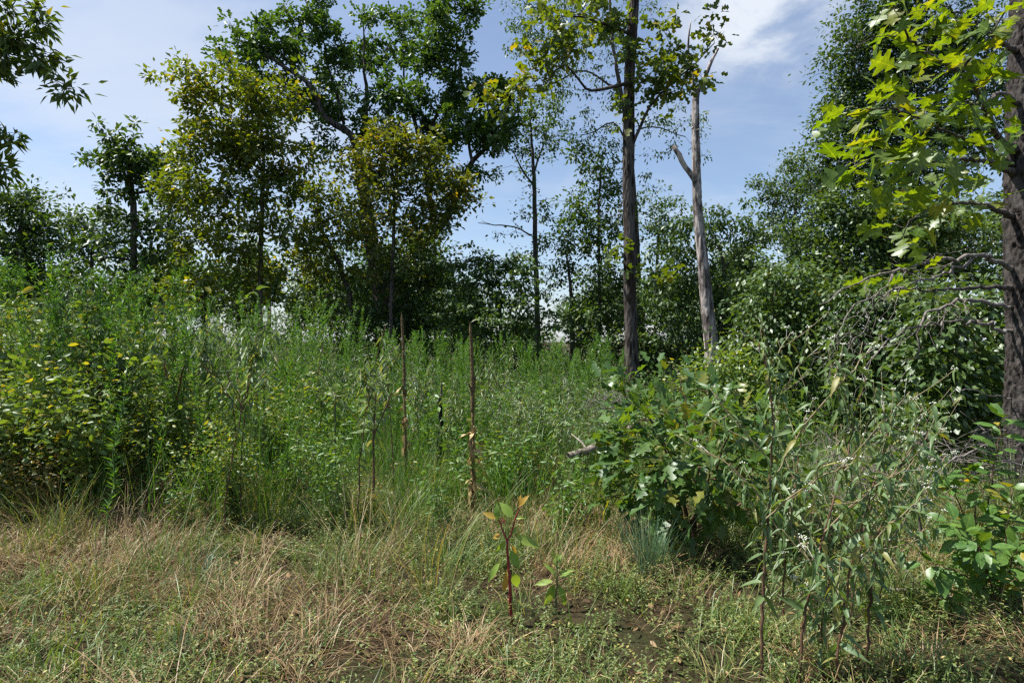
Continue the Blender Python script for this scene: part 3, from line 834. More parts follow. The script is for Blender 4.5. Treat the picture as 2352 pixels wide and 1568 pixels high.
# --- dead snag
def snag():
    Y = 15.0
    P0 = [(1640, 872, 34), (1632, 784, 31), (1624, 700, 28), (1617, 625, 25), (1609, 550, 23), (1604, 500, 22), (1600, 415, 19), (1598, 300, 17), (1598, 225, 15), (1604, 205, 13), (1617, 182, 10), (1630, 150, 8), (1640, 130, 6), (1650, 112, 5)]
    P0 = [np.append(at(a, b, Y), w * .5 * Y / F_PX) for a, b, w in P0]
    base = np.array([P0[0][0], Y, gz1(P0[0][0], Y)])
    P0.insert(0, np.array([base[0] + .05, Y, base[2] - .1, P0[0][3] * 1.3]))
    root = empty('dead_snag', base, 'bleached grey dead tree trunk with a broken side stub and forked top', 'dead tree', 'trees around the clearing')
    T = smooth_path(P0, .06, .003)
    V, Fc = ridged(T, 36, 6, .13, 3.0)
    build('trunk', V, Fc, M['snag_wood'], root, base)
    for pts in ([(1597, 415, 15), (1582, 395, 13), (1564, 368, 12), (1549, 336, 10)], [(1598, 230, 9), (1588, 170, 7), (1581, 110, 5), (1583, 70, 4), (1587, 48, 2)]):
        q = smooth_path([np.append(at(a, b, Y - .05), w * .5 * Y / F_PX) for a, b, w in pts], .12, .008)
        V, Fc = tube(q[:, :3], q[:, 3], 10, .08)
        build('broken_limb', V, Fc, M['snag_wood'], root, base)
    for pts in ([(1600, 300, 5), (1606, 297, 3)], [(1592, 293, 6), (1588, 297, 3)], [(1605, 480, 5), (1612, 470, 2)]):
        q = smooth_path([np.append(at(a, b, Y - .1), w * .5 * Y / F_PX) for a, b, w in pts], .05)
        V, Fc = tube(q[:, :3], q[:, 3], 6, .08)
        build('stub', V, Fc, M['snag_wood'], root, base)


snag()
tree('sweetgum_tree', 'small round-topped far tree between the tall trunk and the bleached dead trunk', 24,
     [(1505, 800, 8), (1508, 640, 7), (1515, 520, 4)],
     [(1520, 465, 26, 22, 0, 8), (1505, 510, 30, 28, 0, 8), (1535, 520, 24, 28, 0, 6), (1510, 570, 34, 28, 0, 8)],
     n=46, L=.14, W=.08, spread=.28, lmat='blue_leaf', am=.8)
tree('dogwood_tree', 'drooping-leaved small tree behind the bleached dead trunk', 16.5,
     [(1655, 800, 10), (1656, 700, 9), (1662, 610, 7), (1640, 540, 4)],
     [(1560, 520, 36, 26, 0, 9), (1640, 510, 40, 26, 0, 9), (1560, 580, 45, 36, 0, 13), (1650, 560, 40, 26, 0, 9), (1720, 530, 26, 12, 0, 5), (1750, 555, 36, 16, 0, 6), (1530, 640, 40, 40, 0, 12), (1590, 650, 45, 45, 0, 14), (1690, 620, 45, 30, 0, 10), (1560, 720, 50, 40, 0, 14), (1650, 680, 36, 36, 0, 9), (1500, 700, 30, 50, 0, 10), (1680, 740, 45, 40, 0, 11), (1600, 790, 60, 40, 0, 14), (1510, 800, 40, 40, 0, 10)],
     limbs=[[(1660, 620, 5, 0), (1690, 585, 4, 0), (1732, 556, 3, 0), (1790, 545, 1.5, 0)], [(1655, 680, 4, 0), (1620, 610, 3, 0), (1560, 540, 2, 0)]],
     n=48, L=.12, W=.068, spread=.28, lmat='soft_leaf', droop=1.1, tip=.004, flat=.4, am=.75)
tree('far_elm_tree', 'feathery blue-green far tree against the sky, left of the tall right-hand trees', 21,
     [(1818, 800, 12), (1816, 640, 10), (1818, 560, 8), (1830, 450, 5)],
     [(1825, 390, 34, 24, 0, 10), (1860, 420, 34, 30, 0, 10), (1790, 440, 34, 20, 0, 7), (1750, 440, 18, 10, 0, 3), (1830, 470, 50, 36, 0, 16), (1780, 500, 34, 26, 0, 8), (1880, 490, 40, 40, 0, 11), (1800, 550, 26, 26, 0, 6), (1850, 550, 40, 34, 0, 10), (1815, 580, 10, 10, 0, 2)],
     n=56, L=.12, W=.07, spread=.30, lmat='blue_leaf', am=.8)
tree('tall_elm_tree', 'tallest dense tree at the right, rising out of the top behind bright oak leaves', 13.5,
     [(2080, 800, 20), (2085, 600, 17), (2090, 400, 13), (2080, 200, 9), (2070, 30, 5), (2065, -60, 3)],
     [(2040, 10, 55, 40, 0, 14), (2110, 20, 60, 50, 0, 16), (1985, 60, 36, 36, 0, 9), (2030, 90, 60, 40, 0, 17), (2120, 110, 60, 50, 0, 18), (1950, 130, 40, 34, 0, 11), (2010, 160, 60, 45, 0, 18), (2100, 200, 70, 50, 0, 20), (1935, 200, 28, 30, 0, 7), (1975, 230, 55, 40, 0, 15), (2180, 150, 55, 60, 0, 16), (2190, 50, 40, 60, 0, 11),
      (1930, 290, 45, 36, 0, 13), (2020, 290, 65, 45, 0, 18), (2110, 300, 70, 50, 0, 18), (1900, 340, 34, 26, 0, 9), (1960, 360, 55, 40, 0, 15), (2060, 390, 70, 45, 0, 18), (2190, 270, 60, 60, 0, 15), (2260, 130, 45, 80, 0, 14), (2240, 330, 60, 70, 0, 14), (2150, 420, 70, 50, 0, 16), (1920, 420, 50, 34, 0, 12), (2000, 450, 70, 40, 0, 16), (2300, 230, 40, 80, 0, 10), (2100, -100, 120, 60, 0, 16)],
     n=64, L=.095, W=.052, spread=.30, lmat='dark_leaf', tip=.005, zmin=3, am=1.0)
tree('viburnum_tree', 'dull olive small tree under the tall right-hand tree', 11.5,
     [(2010, 800, 12), (2015, 650, 10), (2020, 520, 6)],
     [(1920, 490, 50, 34, 0, 15), (2010, 480, 60, 34, 0, 17), (2090, 500, 50, 34, 0, 13), (1880, 550, 50, 36, 0, 15), (1970, 550, 60, 40, 0, 18), (2070, 560, 60, 40, 0, 16), (2160, 520, 60, 40, 0, 14), (1900, 620, 55, 40, 0, 15), (2000, 630, 60, 40, 0, 16), (2120, 610, 70, 40, 0, 16), (2220, 540, 60, 50, 0, 12), (2260, 620, 50, 50, 0, 11)],
     n=60, L=.09, W=.055, spread=.28, lmat='wall_leaf', tip=.004, zmin=1.5, am=.85)

# --- the leafy wall of understory on the right
def shrub(name, label, Y, x0, blobs, n, L, W, spread, lmat, droop=.4, stems=4, group='understory shrubs on the right', cat='shrub', tip=.004, tmpl='d2', flat=.8, smat='twig'):
    root_x = (x0 - CX) / F_PX * Y
    base = np.array([root_x, Y, gz1(root_x, Y)])
    root = empty(name, base, label, cat, group)
    A, O = blob_points(blobs, Y)
    A[:, 2] = np.maximum(A[:, 2], gz(A[:, 0], A[:, 1]) + .12)
    c = A.mean(0)
    paths = []
    for s in range(stems):
        tgt = A[R.integers(len(A))]
        b = base + np.array([R.normal(0, .12), R.normal(0, .12), -.03])
        mid = b + (tgt - b) * .5 + np.array([0, 0, .2])
        q = smooth_path([np.append(b, .018), np.append(mid, .012), np.append(b + (tgt - b) * .85, .006)], .12, .012)
        V, Fc = tube(q[:, :3], q[:, 3], 6, .04)
        build('stem', V, Fc, M[smat], root, base, smooth=True)
        paths.append(q)
    br = grow(paths, A, tip, 0.1, wob=.05)
    V, Fc = join([tube(q[:, :3], np.minimum(q[:, 3], .014), 3) for q in br])
    build('twig_network', V, Fc, M[smat], root, base, smooth=True)['kind'] = 'stuff'
    V, Fc, va = foliage(A, O, n, L, W, spread, tmpl, droop, flat)
    build('foliage', V, Fc, M[lmat], root, base, var=va)['kind'] = 'stuff'
    return root


shrub('understory_shrub', 'tall leafy shrub filling the gap behind the white-flowered weeds', 9.5, 1850,
      [(1790, 640, 60, 45, 0, 20), (1740, 700, 50, 45, 0, 16), (1850, 690, 65, 50, 0, 24), (1780, 760, 65, 45, 0, 22), (1880, 780, 60, 45, 0, 20), (1720, 800, 50, 40, 0, 16), (1830, 850, 70, 50, 0, 24), (1730, 880, 60, 50, 0, 20), (1900, 900, 60, 60, 0, 20), (1780, 960, 70, 60, 0, 18)],
      46, .085, .052, .17, 'wall_leaf', droop=.8)
shrub('understory_shrub', 'dense green shrub behind the bare grey drooping twigs on the right', 8.6, 2020,
      [(1960, 680, 60, 45, 0, 20), (2050, 700, 65, 45, 0, 22), (1950, 760, 60, 45, 0, 20), (2040, 780, 65, 45, 0, 22), (2120, 700, 60, 50, 0, 18), (1980, 850, 65, 50, 0, 20), (2080, 860, 70, 50, 0, 22), (1980, 940, 60, 60, 0, 18), (2060, 960, 70, 60, 0, 20)],
      48, .085, .055, .16, 'wall_leaf', droop=.8)
shrub('understory_shrub', 'shadowed broad-leaved shrub against the thick trunk at the right edge', 7.4, 2200,
      [(2160, 740, 60, 50, 0, 18), (2250, 700, 60, 60, .6, 18), (2140, 830, 60, 50, 0, 20), (2230, 820, 60, 60, .3, 20), (2170, 910, 65, 50, 0, 20), (2250, 920, 60, 50, .3, 16), (2290, 780, 40, 80, .6, 16), (2120, 960, 60, 36, -.2, 14), (2230, 990, 60, 30, 0, 10), (2340, 860, 50, 90, .8, 14)],
      42, .095, .068, .16, 'wall_leaf', droop=.7)
shrub('understory_shrub', 'pale leafy shrub at the foot of the bleached dead trunk', 8.5, 1690,
      [(1650, 850, 50, 34, 0, 16), (1720, 860, 50, 40, 0, 16), (1600, 880, 40, 30, 0, 10), (1680, 920, 60, 40, 0, 16), (1750, 930, 50, 40, 0, 12)],
      40, .07, .045, .14, 'thicket_leaf', droop=.4)

tree('shaded_hickory_tree', 'dark shaded low tree in front of the foot of the big oak', 16.5,
     [(935, 790, 9), (938, 700, 8), (930, 620, 5)],
     [(960, 560, 50, 34, 0, 14), (900, 600, 60, 40, 0, 18), (1000, 620, 50, 36, 0, 14), (940, 660, 70, 40, 0, 22), (860, 680, 60, 40, 0, 18), (1010, 690, 50, 36, 0, 14), (900, 740, 80, 40, 0, 22), (990, 750, 60, 36, 0, 14)],
     n=48, L=.14, W=.08, spread=.26, lmat='dark_leaf')
tree('shaded_elm_tree', 'dark low tree filling the gap between the yellow tree and the big oak trunk', 20,
     [(735, 790, 10), (738, 700, 8), (735, 640, 5)],
     [(770, 600, 50, 34, 0, 12), (800, 660, 50, 40, 0, 14), (740, 690, 50, 40, 0, 14), (790, 730, 60, 36, 0, 14), (720, 640, 30, 30, 0, 7)],
     n=48, L=.15, W=.09, spread=.28, lmat='dark_leaf')
tree('shaded_gum_tree', 'dark bushy tree under the yellow tree, right of the black trunk', 19,
     [(470, 790, 10), (472, 700, 9), (465, 640, 5)],
     [(440, 620, 50, 34, 0, 13), (520, 640, 50, 36, 0, 13), (400, 690, 36, 30, 0, 8), (560, 690, 45, 36, 0, 11), (500, 700, 40, 26, 0, 8), (580, 620, 40, 34, 0, 9)],
     n=48, L=.15, W=.09, spread=.28, lmat='oak_leaf')
tree('shaded_oak_tree', 'dark bushy tree low at the left between the edge and the black trunk', 20,
     [(190, 790, 10), (192, 700, 9), (200, 650, 5)],
     [(150, 640, 40, 34, 0, 10), (230, 660, 50, 36, 0, 13), (110, 690, 50, 36, 0, 13), (190, 710, 60, 30, 0, 14), (270, 700, 45, 36, 0, 11), (60, 700, 50, 36, 0, 11)],
     n=48, L=.15, W=.09, spread=.28, lmat='dark_leaf')

# --- filler woods behind
bg = [(30, 30, 690, 70, 60), (120, 34, 710, 60, 50), (470, 28, 690, 50, 60), (690, 30, 700, 40, 60), (760, 26, 700, 50, 60), (820, 30, 690, 50, 70), (930, 24, 690, 70, 70), (1000, 26, 720, 60, 60),
      (1090, 28, 740, 60, 50), (1190, 30, 760, 60, 40), (1400, 26, 700, 40, 80), (1560, 24, 700, 60, 70), (1640, 22, 700, 70, 60), (1760, 20, 690, 70, 60), (1880, 24, 640, 80, 90), (2040, 22, 560, 110, 110), (2200, 20, 520, 110, 140), (-120, 24, 620, 110, 130), (560, 32, 700, 40, 60), (2380, 18, 500, 110, 160), (250, 30, 690, 60, 60), (340, 32, 680, 50, 70), (400, 30, 640, 40, 50), (620, 26, 640, 40, 60), (870, 28, 640, 60, 80), (1060, 30, 700, 50, 60), (1330, 30, 740, 30, 40), (1480, 28, 680, 50, 70), (1700, 24, 650, 60, 70), (1830, 22, 660, 60, 70), (980, 30, 660, 50, 70), (60, 26, 660, 70, 70)]
for i, (px, Y, py, rx, ry) in enumerate(bg):
    bl = [(px + R.uniform(-.5, .5) * rx, py + R.uniform(-.7, .7) * ry, rx * .55, ry * .45, R.uniform(-1, 1), 10) for _ in range(6)]
    tree('woodland_tree', 'far dark woodland tree filling the gaps behind the front trees', Y, [(px, 790, 9), (px + R.uniform(-6, 6), py + 20, 7), (px + R.uniform(-15, 15), py - ry * .6, 4)], bl,
         n=46, L=.17, W=.11, spread=.34, lmat=['dark_leaf', 'blue_leaf', 'oak_leaf'][i % 3], group='far woodland trees', zmin=1.0, sides=7, am=.75)

edge = [(-40, 18, 690), (90, 20, 700), (170, 17, 715), (330, 19, 705), (480, 22, 735), (560, 18, 720), (690, 21, 725), (790, 17, 700), (860, 18, 690), (940, 16, 700), (1010, 19, 720), (1100, 17, 755), (1190, 16, 770), (1280, 22, 800), (1345, 18, 760), (1420, 17, 745), (1500, 17, 740), (1570, 18, 735), (1660, 17, 720), (1760, 14, 700)]
for i, (px, Y, py) in enumerate(edge):
    hgt = 880 - py
    shrub('edge_shrub', 'dark leafy shrub filling the foot of the trees along the back of the field', Y, px,
          [(px + R.uniform(-50, 50), py + hgt * f, 50, 34, R.uniform(-.6, .6), 13) for f in (.22, .4, .6, .8)], 30, .12, .07, .17, ['dark_leaf', 'soft_leaf', 'oak_leaf'][i % 3], group='shrubs along the back of the field')

# --- overhanging branches from a tree beyond the left edge
tree('chinquapin_tree', 'long-leaved branches hanging into the top left corner', 6.5,
     [(-420, 1200, 60), (-425, 700, 55), (-420, 200, 48), (-400, -300, 38), (-390, -700, 20)],
     [(20, 30, 36, 20, 0, 6), (60, 50, 36, 14, 0, 6), (20, 85, 40, 22, 0, 7), (70, 115, 50, 18, 0, 9), (110, 140, 30, 14, 0, 5), (20, 130, 40, 26, 0, 7), (158, 190, 14, 10, 0, 3), (140, 205, 26, 12, 0, 4), (90, 30, 14, 8, 0, 2), (5, 165, 20, 12, 0, 3),
      (0, 305, 20, 22, 0, 4), (15, 325, 14, 14, 0, 3), (-5, 395, 22, 40, 0, 7), (-80, 100, 70, 90, 0, 16), (-70, 350, 60, 80, 0, 14), (-250, 0, 120, 120, 0, 20), (-250, 300, 120, 120, 0, 18), (-350, -300, 200, 150, 0, 26)],
     limbs=[[(-420, 250, 16, 0), (-280, 120, 12, 0), (-120, 60, 8, 0), (0, 75, 5, 0), (60, 105, 3.5, 0), (110, 160, 2.5, 0), (150, 195, 1.5, 0)], [(-420, 420, 12, 0), (-250, 360, 9, 0), (-120, 330, 6, 0), (-20, 345, 3, 0)]],
     n=26, L=.125, W=.042, spread=.11, tmpl='lance', lmat='chestnut_leaf', bmat='twig', tip=.003, droop=.35, zmin=2.5, sides=16, flat=.6, rag=.05, subr=.11, am=.36)


# ------------------------------------------------------------------ single leaves as parts
def outline_leaf(name, half, mat, fold=.10, curl=.12, wave=.03, seed=0):
    """half: (y along 0..1, x half-width) from stalk to tip; both halves joined at a midrib; unit length along +Y"""
    rr = np.random.default_rng(seed)
    V, mid = [], []
    for y, x in half:
        yy = y
        for s in (-1, 1):
            xs = x * (1 + rr.normal(0, .06))
            V.append([s * xs, yy + rr.normal(0, .012), fold * xs - curl * yy * yy + wave * math.sin(9 * yy + s)])
        V.append([0, y, -curl * y * y])
    V = np.array(V)
    F = []
    m = len(half)
    for i in range(m - 1):
        a, b = 3 * i, 3 * (i + 1)
        F += [[a, b, b + 2], [a, b + 2, a + 2], [a + 2, b + 2, b + 1], [a + 2, b + 1, a + 1]]
    return mesh_data(name, V, np.array(F), mat, smooth=True)


OAK_HALF = [(0, .008), (.16, .012), (.20, .07), (.30, .20), (.36, .17), (.40, .08), (.47, .16), (.56, .33), (.62, .34), (.66, .14), (.71, .12), (.80, .25), (.86, .22), (.88, .09), (.94, .06), (1.0, .012)]
LEAF_OVAL = [(0, .006), (.10, .012), (.18, .10), (.32, .19), (.50, .23), (.68, .20), (.82, .13), (.93, .05), (1.0, .006)]
LEAF_LANCE = [(0, .006), (.06, .03), (.18, .10), (.32, .135), (.50, .115), (.70, .07), (.88, .028), (1.0, .004)]
LEAF_POKE = [(0, .008), (.14, .012), (.22, .09), (.38, .17), (.54, .18), (.72, .13), (.88, .06), (1.0, .006)]
near_oak_leaves = [outline_leaf('oak_leaf', OAK_HALF, M['near_oak_leaf'], .15, .10 + .05 * i, .035, i) for i in range(5)]
sapling_leaves = [outline_leaf('oak_leaf', OAK_HALF, M['sapling_leaf'], .18, .08 + .07 * i, .04, 10 + i) for i in range(5)]
glossy_leaves = [outline_leaf('oval_leaf', LEAF_OVAL, M['glossy_leaf'], .22, .10 + .05 * i, .012, 20 + i) for i in range(4)]
bone_leaves = [outline_leaf('lance_leaf', LEAF_LANCE, M['grey_leaf_near'], .35, .22 + .10 * i, .015, 30 + i) for i in range(4)]
poke_leaves = [outline_leaf('poke_leaf', LEAF_POKE, M['poke_leaf'], .25, .16 + .1 * i, .02, 40 + i) for i in range(4)]
weed_leaves = [outline_leaf('weed_leaf', LEAF_LANCE, M['weed_obj_leaf'], .3, .2 + .12 * i, .02, 60 + i) for i in range(4)]
dry_leaves = [outline_leaf('dry_leaf', LEAF_LANCE, M['dry_leaf'], .8, .5 + .2 * i, .10, 50 + i) for i in range(3)]


def put_leaf(meshes, root, base, P, D, Nn, L, name='leaf', wide=1.0):
    D = nrm(np.asarray(D, float)); Nn = np.asarray(Nn, float)
    X = nrm(np.cross(D, Nn)); Z = np.cross(X, D)
    o = bpy.data.objects.new(name, meshes[int(R.integers(len(meshes)))])
    C.objects.link(o)
    o.parent = root
    p = np.asarray(P) - base
    o.matrix_basis = Matrix(((X[0] * L * wide, D[0] * L, Z[0] * L, p[0]), (X[1] * L * wide, D[1] * L, Z[1] * L, p[1]), (X[2] * L * wide, D[2] * L, Z[2] * L, p[2]), (0, 0, 0, 1)))
    return o


# --- near oak at the right edge
def near_oak():
    Y = 6.3
    s = Y / F_PX
    xb = (2362 - CX) * s
    base = np.array([xb, Y, gz1(xb, Y)])
    root = empty('near_oak_tree', base, 'thick dark rough-barked oak trunk cut by the right edge, with large lobed leaves', 'tree', 'trees around the clearing')
    pts = [(2372, 1165, 112), (2372, 1090, 98), (2368, 900, 92), (2365, 600, 90), (2364, 300, 86), (2369, 60, 80), (2372, -200, 74), (2380, -600, 50), (2385, -900, 25)]
    T = smooth_path([np.append(at(a, b, Y), w * .5 * s) for a, b, w in pts], .03)
    V, Fc = ridged(T, 72, 9, .16)
    build('trunk', V, Fc, M['near_bark'], root, base)
    limbs = [
        [(2330, 345, 26, 0), (2294, 320, 16, -.3), (2269, 265, 14, -.6), (2239, 200, 12, -1.0), (2199, 165, 10, -1.4), (2124, 120, 7, -1.8), (2084, 80, 5, -2.0), (2060, 20, 3, -2.1)],
        [(2210, 172, 7, -1.3), (2240, 120, 5, -1.5), (2290, 60, 4, -1.6), (2330, 0, 3, -1.7)],
        [(2330, 400, 18, 0), (2270, 372, 10, -.6), (2200, 368, 7, -1.1), (2110, 372, 5, -1.6), (2020, 360, 4, -2.0), (1960, 380, 2.5, -2.2)],
        [(2330, 380, 14, 0), (2240, 330, 8, -.8), (2140, 290, 6, -1.4), (2050, 250, 4, -1.9), (1990, 250, 2.5, -2.1)],
        [(2330, 500, 16, 0), (2260, 470, 9, -.5), (2180, 470, 6, -1.0), (2100, 500, 4, -1.4), (2070, 540, 2.5, -1.5)],
        [(2330, 660, 12, 0), (2240, 660, 8, -.4), (2150, 668, 5, -.9), (2050, 660, 3, -1.2)],
        [(2335, 240, 14, 0), (2300, 215, 9, -.5), (2240, 240, 6, -1.0), (2160, 215, 4, -1.5), (2080, 180, 3, -1.9)],
        [(2335, 120, 14, 0), (2290, 90, 8, -.7), (2230, 40, 5, -1.3), (2150, 10, 3, -1.8)],
    ]
    paths = []
    for lm in limbs:
        q = smooth_path([np.append(at(x, y, Y + d), w * .5 * (Y + d) / F_PX) for x, y, w, d in lm], .08, .008)
        V, Fc = tube(q[:, :3], q[:, 3], 8, .05)
        build('limb', V, Fc, M['dark_bark'], root, base, smooth=True)
        paths.append(q)
    Lf = []
    for (px, py, rx, ry, d, nn) in [(1985, 45, 30, 30, -2.3, 6), (2060, 40, 50, 40, -2.1, 12), (2150, 30, 60, 36, -1.9, 13), (2250, 25, 60, 30, -1.6, 14), (2330, 30, 30, 30, -1.4, 8), (1985, 100, 24, 26, -2.2, 4), (2130, 100, 50, 30, -1.8, 10), (2230, 110, 50, 40, -1.5, 12),
                                    (2300, 130, 40, 40, -1.3, 9), (2080, 160, 36, 30, -1.9, 8), (2170, 190, 60, 36, -1.5, 15), (2260, 210, 50, 36, -1.2, 12), (1975, 250, 30, 26, -2.1, 6), (2050, 240, 45, 34, -1.9, 13), (2130, 265, 55, 34, -1.5, 16), (2230, 290, 55, 36, -1.0, 15),
                                    (2300, 330, 36, 30, -.6, 8), (1960, 355, 36, 26, -2.2, 9), (2040, 340, 55, 36, -1.9, 18), (2130, 350, 60, 36, -1.5, 19), (2230, 370, 55, 36, -.9, 15), (1975, 400, 30, 16, -2.1, 4), (2070, 420, 50, 30, -1.7, 14), (2170, 430, 60, 34, -1.2, 15), (2260, 450, 45, 34, -.7, 10),
                                    (2080, 490, 30, 34, -1.5, 7), (2150, 510, 40, 30, -1.1, 8), (2085, 540, 26, 20, -1.4, 4), (2050, 640, 45, 30, -1.2, 9), (2110, 680, 40, 20, -1.0, 5), (2230, 560, 50, 40, -.5, 5)]:
        c = at(px, py, Y + d); sc_ = (Y + d) / F_PX
        u = nrm(R.normal(size=(nn, 3))) * R.random((nn, 1)) ** .4
        Lf.append(c + u * np.array([rx * sc_, .30, ry * sc_]))
    A = np.vstack(Lf)
    br = grow(paths, A, .0016, 0, wob=.03, up=.1)
    V, Fc = join([tube(q[:, :3], np.minimum(q[:, 3], .008), 4) for q in br])
    build('twig_network', V, Fc, M['dark_bark'], root, base, smooth=True)['kind'] = 'stuff'
    for q in br[:300]:
        d = q[-1, :3] - q[-2, :3]
        D = nrm(d) * .5 + np.array([-.5, -.25, -.15]) + R.normal(0, .45, 3)
        put_leaf(near_oak_leaves, root, base, q[-1, :3], D, UP + R.normal(0, .5, 3), R.uniform(.15, .25), wide=1.2)
    # bare dead limbs drooping to the left
    for lm in ([(2325, 616, 13, 0), (2290, 600, 11, -.2), (2244, 590, 9.5, -.5), (2164, 596, 8, -.8), (2064, 620, 6.5, -1.2), (1984, 640, 4.5, -1.4), (1929, 672, 3, -1.5), (1880, 700, 1.6, -1.6)],
               [(2234, 592, 8, -.5), (2184, 625, 6, -.7), (2110, 650, 5, -1.0), (2044, 672, 4.4, -1.2), (1964, 702, 3.2, -1.4), (1929, 752, 2.2, -1.5), (1900, 800, 1.3, -1.6)],
               [(2325, 705, 10, 0), (2240, 690, 8, -.3), (2174, 697, 7, -.5), (2130, 722, 5.5, -.6), (2108, 770, 4, -.7), (2100, 820, 2, -.7)],
               [(2050, 628, 4.5, -1.2), (2010, 690, 3.4, -1.3), (1985, 760, 2.6, -1.35), (1930, 830, 1.6, -1.4)],
               [(2325, 760, 9, 0), (2230, 740, 6, -.4), (2120, 745, 4.5, -.8), (2030, 790, 3.2, -1.1), (1990, 850, 1.8, -1.2)],
               [(2330, 915, 4, 0), (2270, 905, 2.8, -.3), (2200, 895, 2.2, -.5), (2182, 920, 1.8, -.6), (2200, 960, 1.2, -.6)]):
        q = smooth_path([np.append(at(x, y, Y + d), w * .5 * (Y + d) / F_PX) for x, y, w, d in lm], .09, .016)
        parts = [tube(q[:, :3], q[:, 3], 6, .05)]
        for i in range(int(len(q) * .3), len(q) - 1):
            if R.random() < .45 and lm[0][1] < 900:
                v = nrm(nrm(q[i, :3] - q[i - 1, :3]) * .8 + R.normal(0, .55, 3) + np.array([0, 0, -.35]))
                ln = R.uniform(.18, .62)
                m = 7
                pp = np.array([q[i, :3] + v * ln * t_ + np.array([-.05, 0, -.10]) * t_ * t_ + R.normal(0, .02, 3) * (t_ > 0) for t_ in np.linspace(0, 1, m)])
                r0 = q[i, 3] * .5
                parts.append(tube(pp, np.linspace(r0, .0012, m), 4))
                for _ in range(2):
                    b = pp[R.integers(2, m - 1)]
                    w = nrm(v + R.normal(0, .6, 3)); l2 = R.uniform(.08, .28)
                    parts.append(tube(np.array([b, b + w * l2 * .5 + R.normal(0, .008, 3), b + w * l2]), np.array([r0 * .5, r0 * .4, .001]), 3))
        V, Fc = join(parts)
        build('dead_limb', V, Fc, M['dead_twig'], root, base, smooth=True)


near_oak()


# ------------------------------------------------------------------ oak sapling bush
def sapling():
    Y = 5.0
    x0 = (1590 - CX) / F_PX * Y
    base = np.array([x0, Y, gz1(x0, Y)])
    root = empty('oak_sapling', base, 'bushy oak sapling with dark lobed leaves beside the fallen log', 'shrub')
    tops = [(1440, 870, -.1), (1490, 960, -.4), (1560, 850, .2), (1620, 930, 0), (1690, 940, -.3), (1740, 1000, .2), (1800, 980, .1), (1430, 1060, -.3), (1520, 1080, -.6), (1640, 1060, -.6), (1410, 1140, 0), (1720, 1100, -.5), (1830, 1090, .0)]
    paths = []
    for px, py, d in tops:
        e = at(px, py, Y + d)
        b = base + np.array([R.normal(0, .08), R.normal(0, .08), -.03])
        q = smooth_path([np.append(b, .014), np.append(b + (e - b) * np.array([.4, .4, .55]), .009), np.append(e, .003)], .08, .010)
        V, Fc = tube(q[:, :3], q[:, 3], 6, .03)
        build('stem', V, Fc, M['brown_stem'], root, base, smooth=True)
        paths.append(q)
    A = []
    for px, py, rx, ry, d, nn in [(1440, 870, 36, 18, -.1, 9), (1420, 905, 30, 20, -.1, 6), (1490, 940, 40, 34, -.3, 14), (1555, 860, 36, 24, .2, 10), (1545, 920, 40, 40, .1, 14), (1620, 920, 45, 36, 0, 18), (1690, 930, 45, 36, -.2, 18), (1760, 960, 45, 36, .1, 14), (1440, 1000, 40, 36, -.2, 14), (1510, 1010, 55, 45, -.5, 22),
                                  (1600, 1000, 60, 45, -.5, 26), (1690, 1010, 60, 45, -.4, 24), (1780, 1030, 50, 45, 0, 18), (1420, 1080, 40, 40, -.2, 16), (1500, 1090, 60, 45, -.6, 24), (1600, 1080, 60, 45, -.7, 26), (1700, 1090, 60, 45, -.6, 22), (1800, 1110, 50, 40, -.1, 14), (1440, 1150, 45, 30, -.2, 14), (1540, 1160, 60, 40, -.5, 18), (1640, 1160, 60, 40, -.5, 16), (1580, 1220, 60, 26, -.6, 10), (1740, 1170, 50, 36, -.2, 12), (1395, 985, 24, 18, 0, 4)]:
        c = at(px, py, Y + d); s_ = (Y + d) / F_PX
        u = nrm(R.normal(size=(nn, 3))) * R.random((nn, 1)) ** .4
        A.append(c + u * np.array([rx * s_, .25, ry * s_]))
    A = np.vstack(A)
    A[:, 2] = np.maximum(A[:, 2], .12)
    br = grow(paths, A, .0016, 0.05, wob=.04)
    V, Fc = join([tube(q[:, :3], np.minimum(q[:, 3], .006), 4) for q in br])
    build('twig_network', V, Fc, M['brown_stem'], root, base, smooth=True)['kind'] = 'stuff'
    c = A.mean(0)
    order = sorted(br, key=lambda q: q[-1, 1])
    for i, q in enumerate(order):
        e = q[-1, :3]
        out = nrm(e - c)
        D = out * .8 + R.normal(0, .5, 3) + np.array([0, -.2, -.05])
        Nn = UP * .9 + out * .4 + R.normal(0, .45, 3)
        Ln = R.uniform(.11, .20)
        if i < 300:
            put_leaf(sapling_leaves, root, base, e, D, Nn, Ln)
    # the leaves deep inside and behind, too many to pick apart
    k = 520
    P = A[R.integers(len(A), size=k)] + R.normal(0, .07, (k, 3)) + np.array([0, .12, -.02])
    P[:, 2] = np.maximum(P[:, 2], .08)
    V, Fc, va = leaves(P, nrm(P - c) + R.normal(0, .5, (k, 3)), UP + R.normal(0, .5, (k, 3)), R.uniform(.10, .17, k), R.uniform(.06, .10, k), 'oak')
    build('inner_foliage', V, Fc, M['sapling_mass'], root, base, var=va)['kind'] = 'stuff'


sapling()


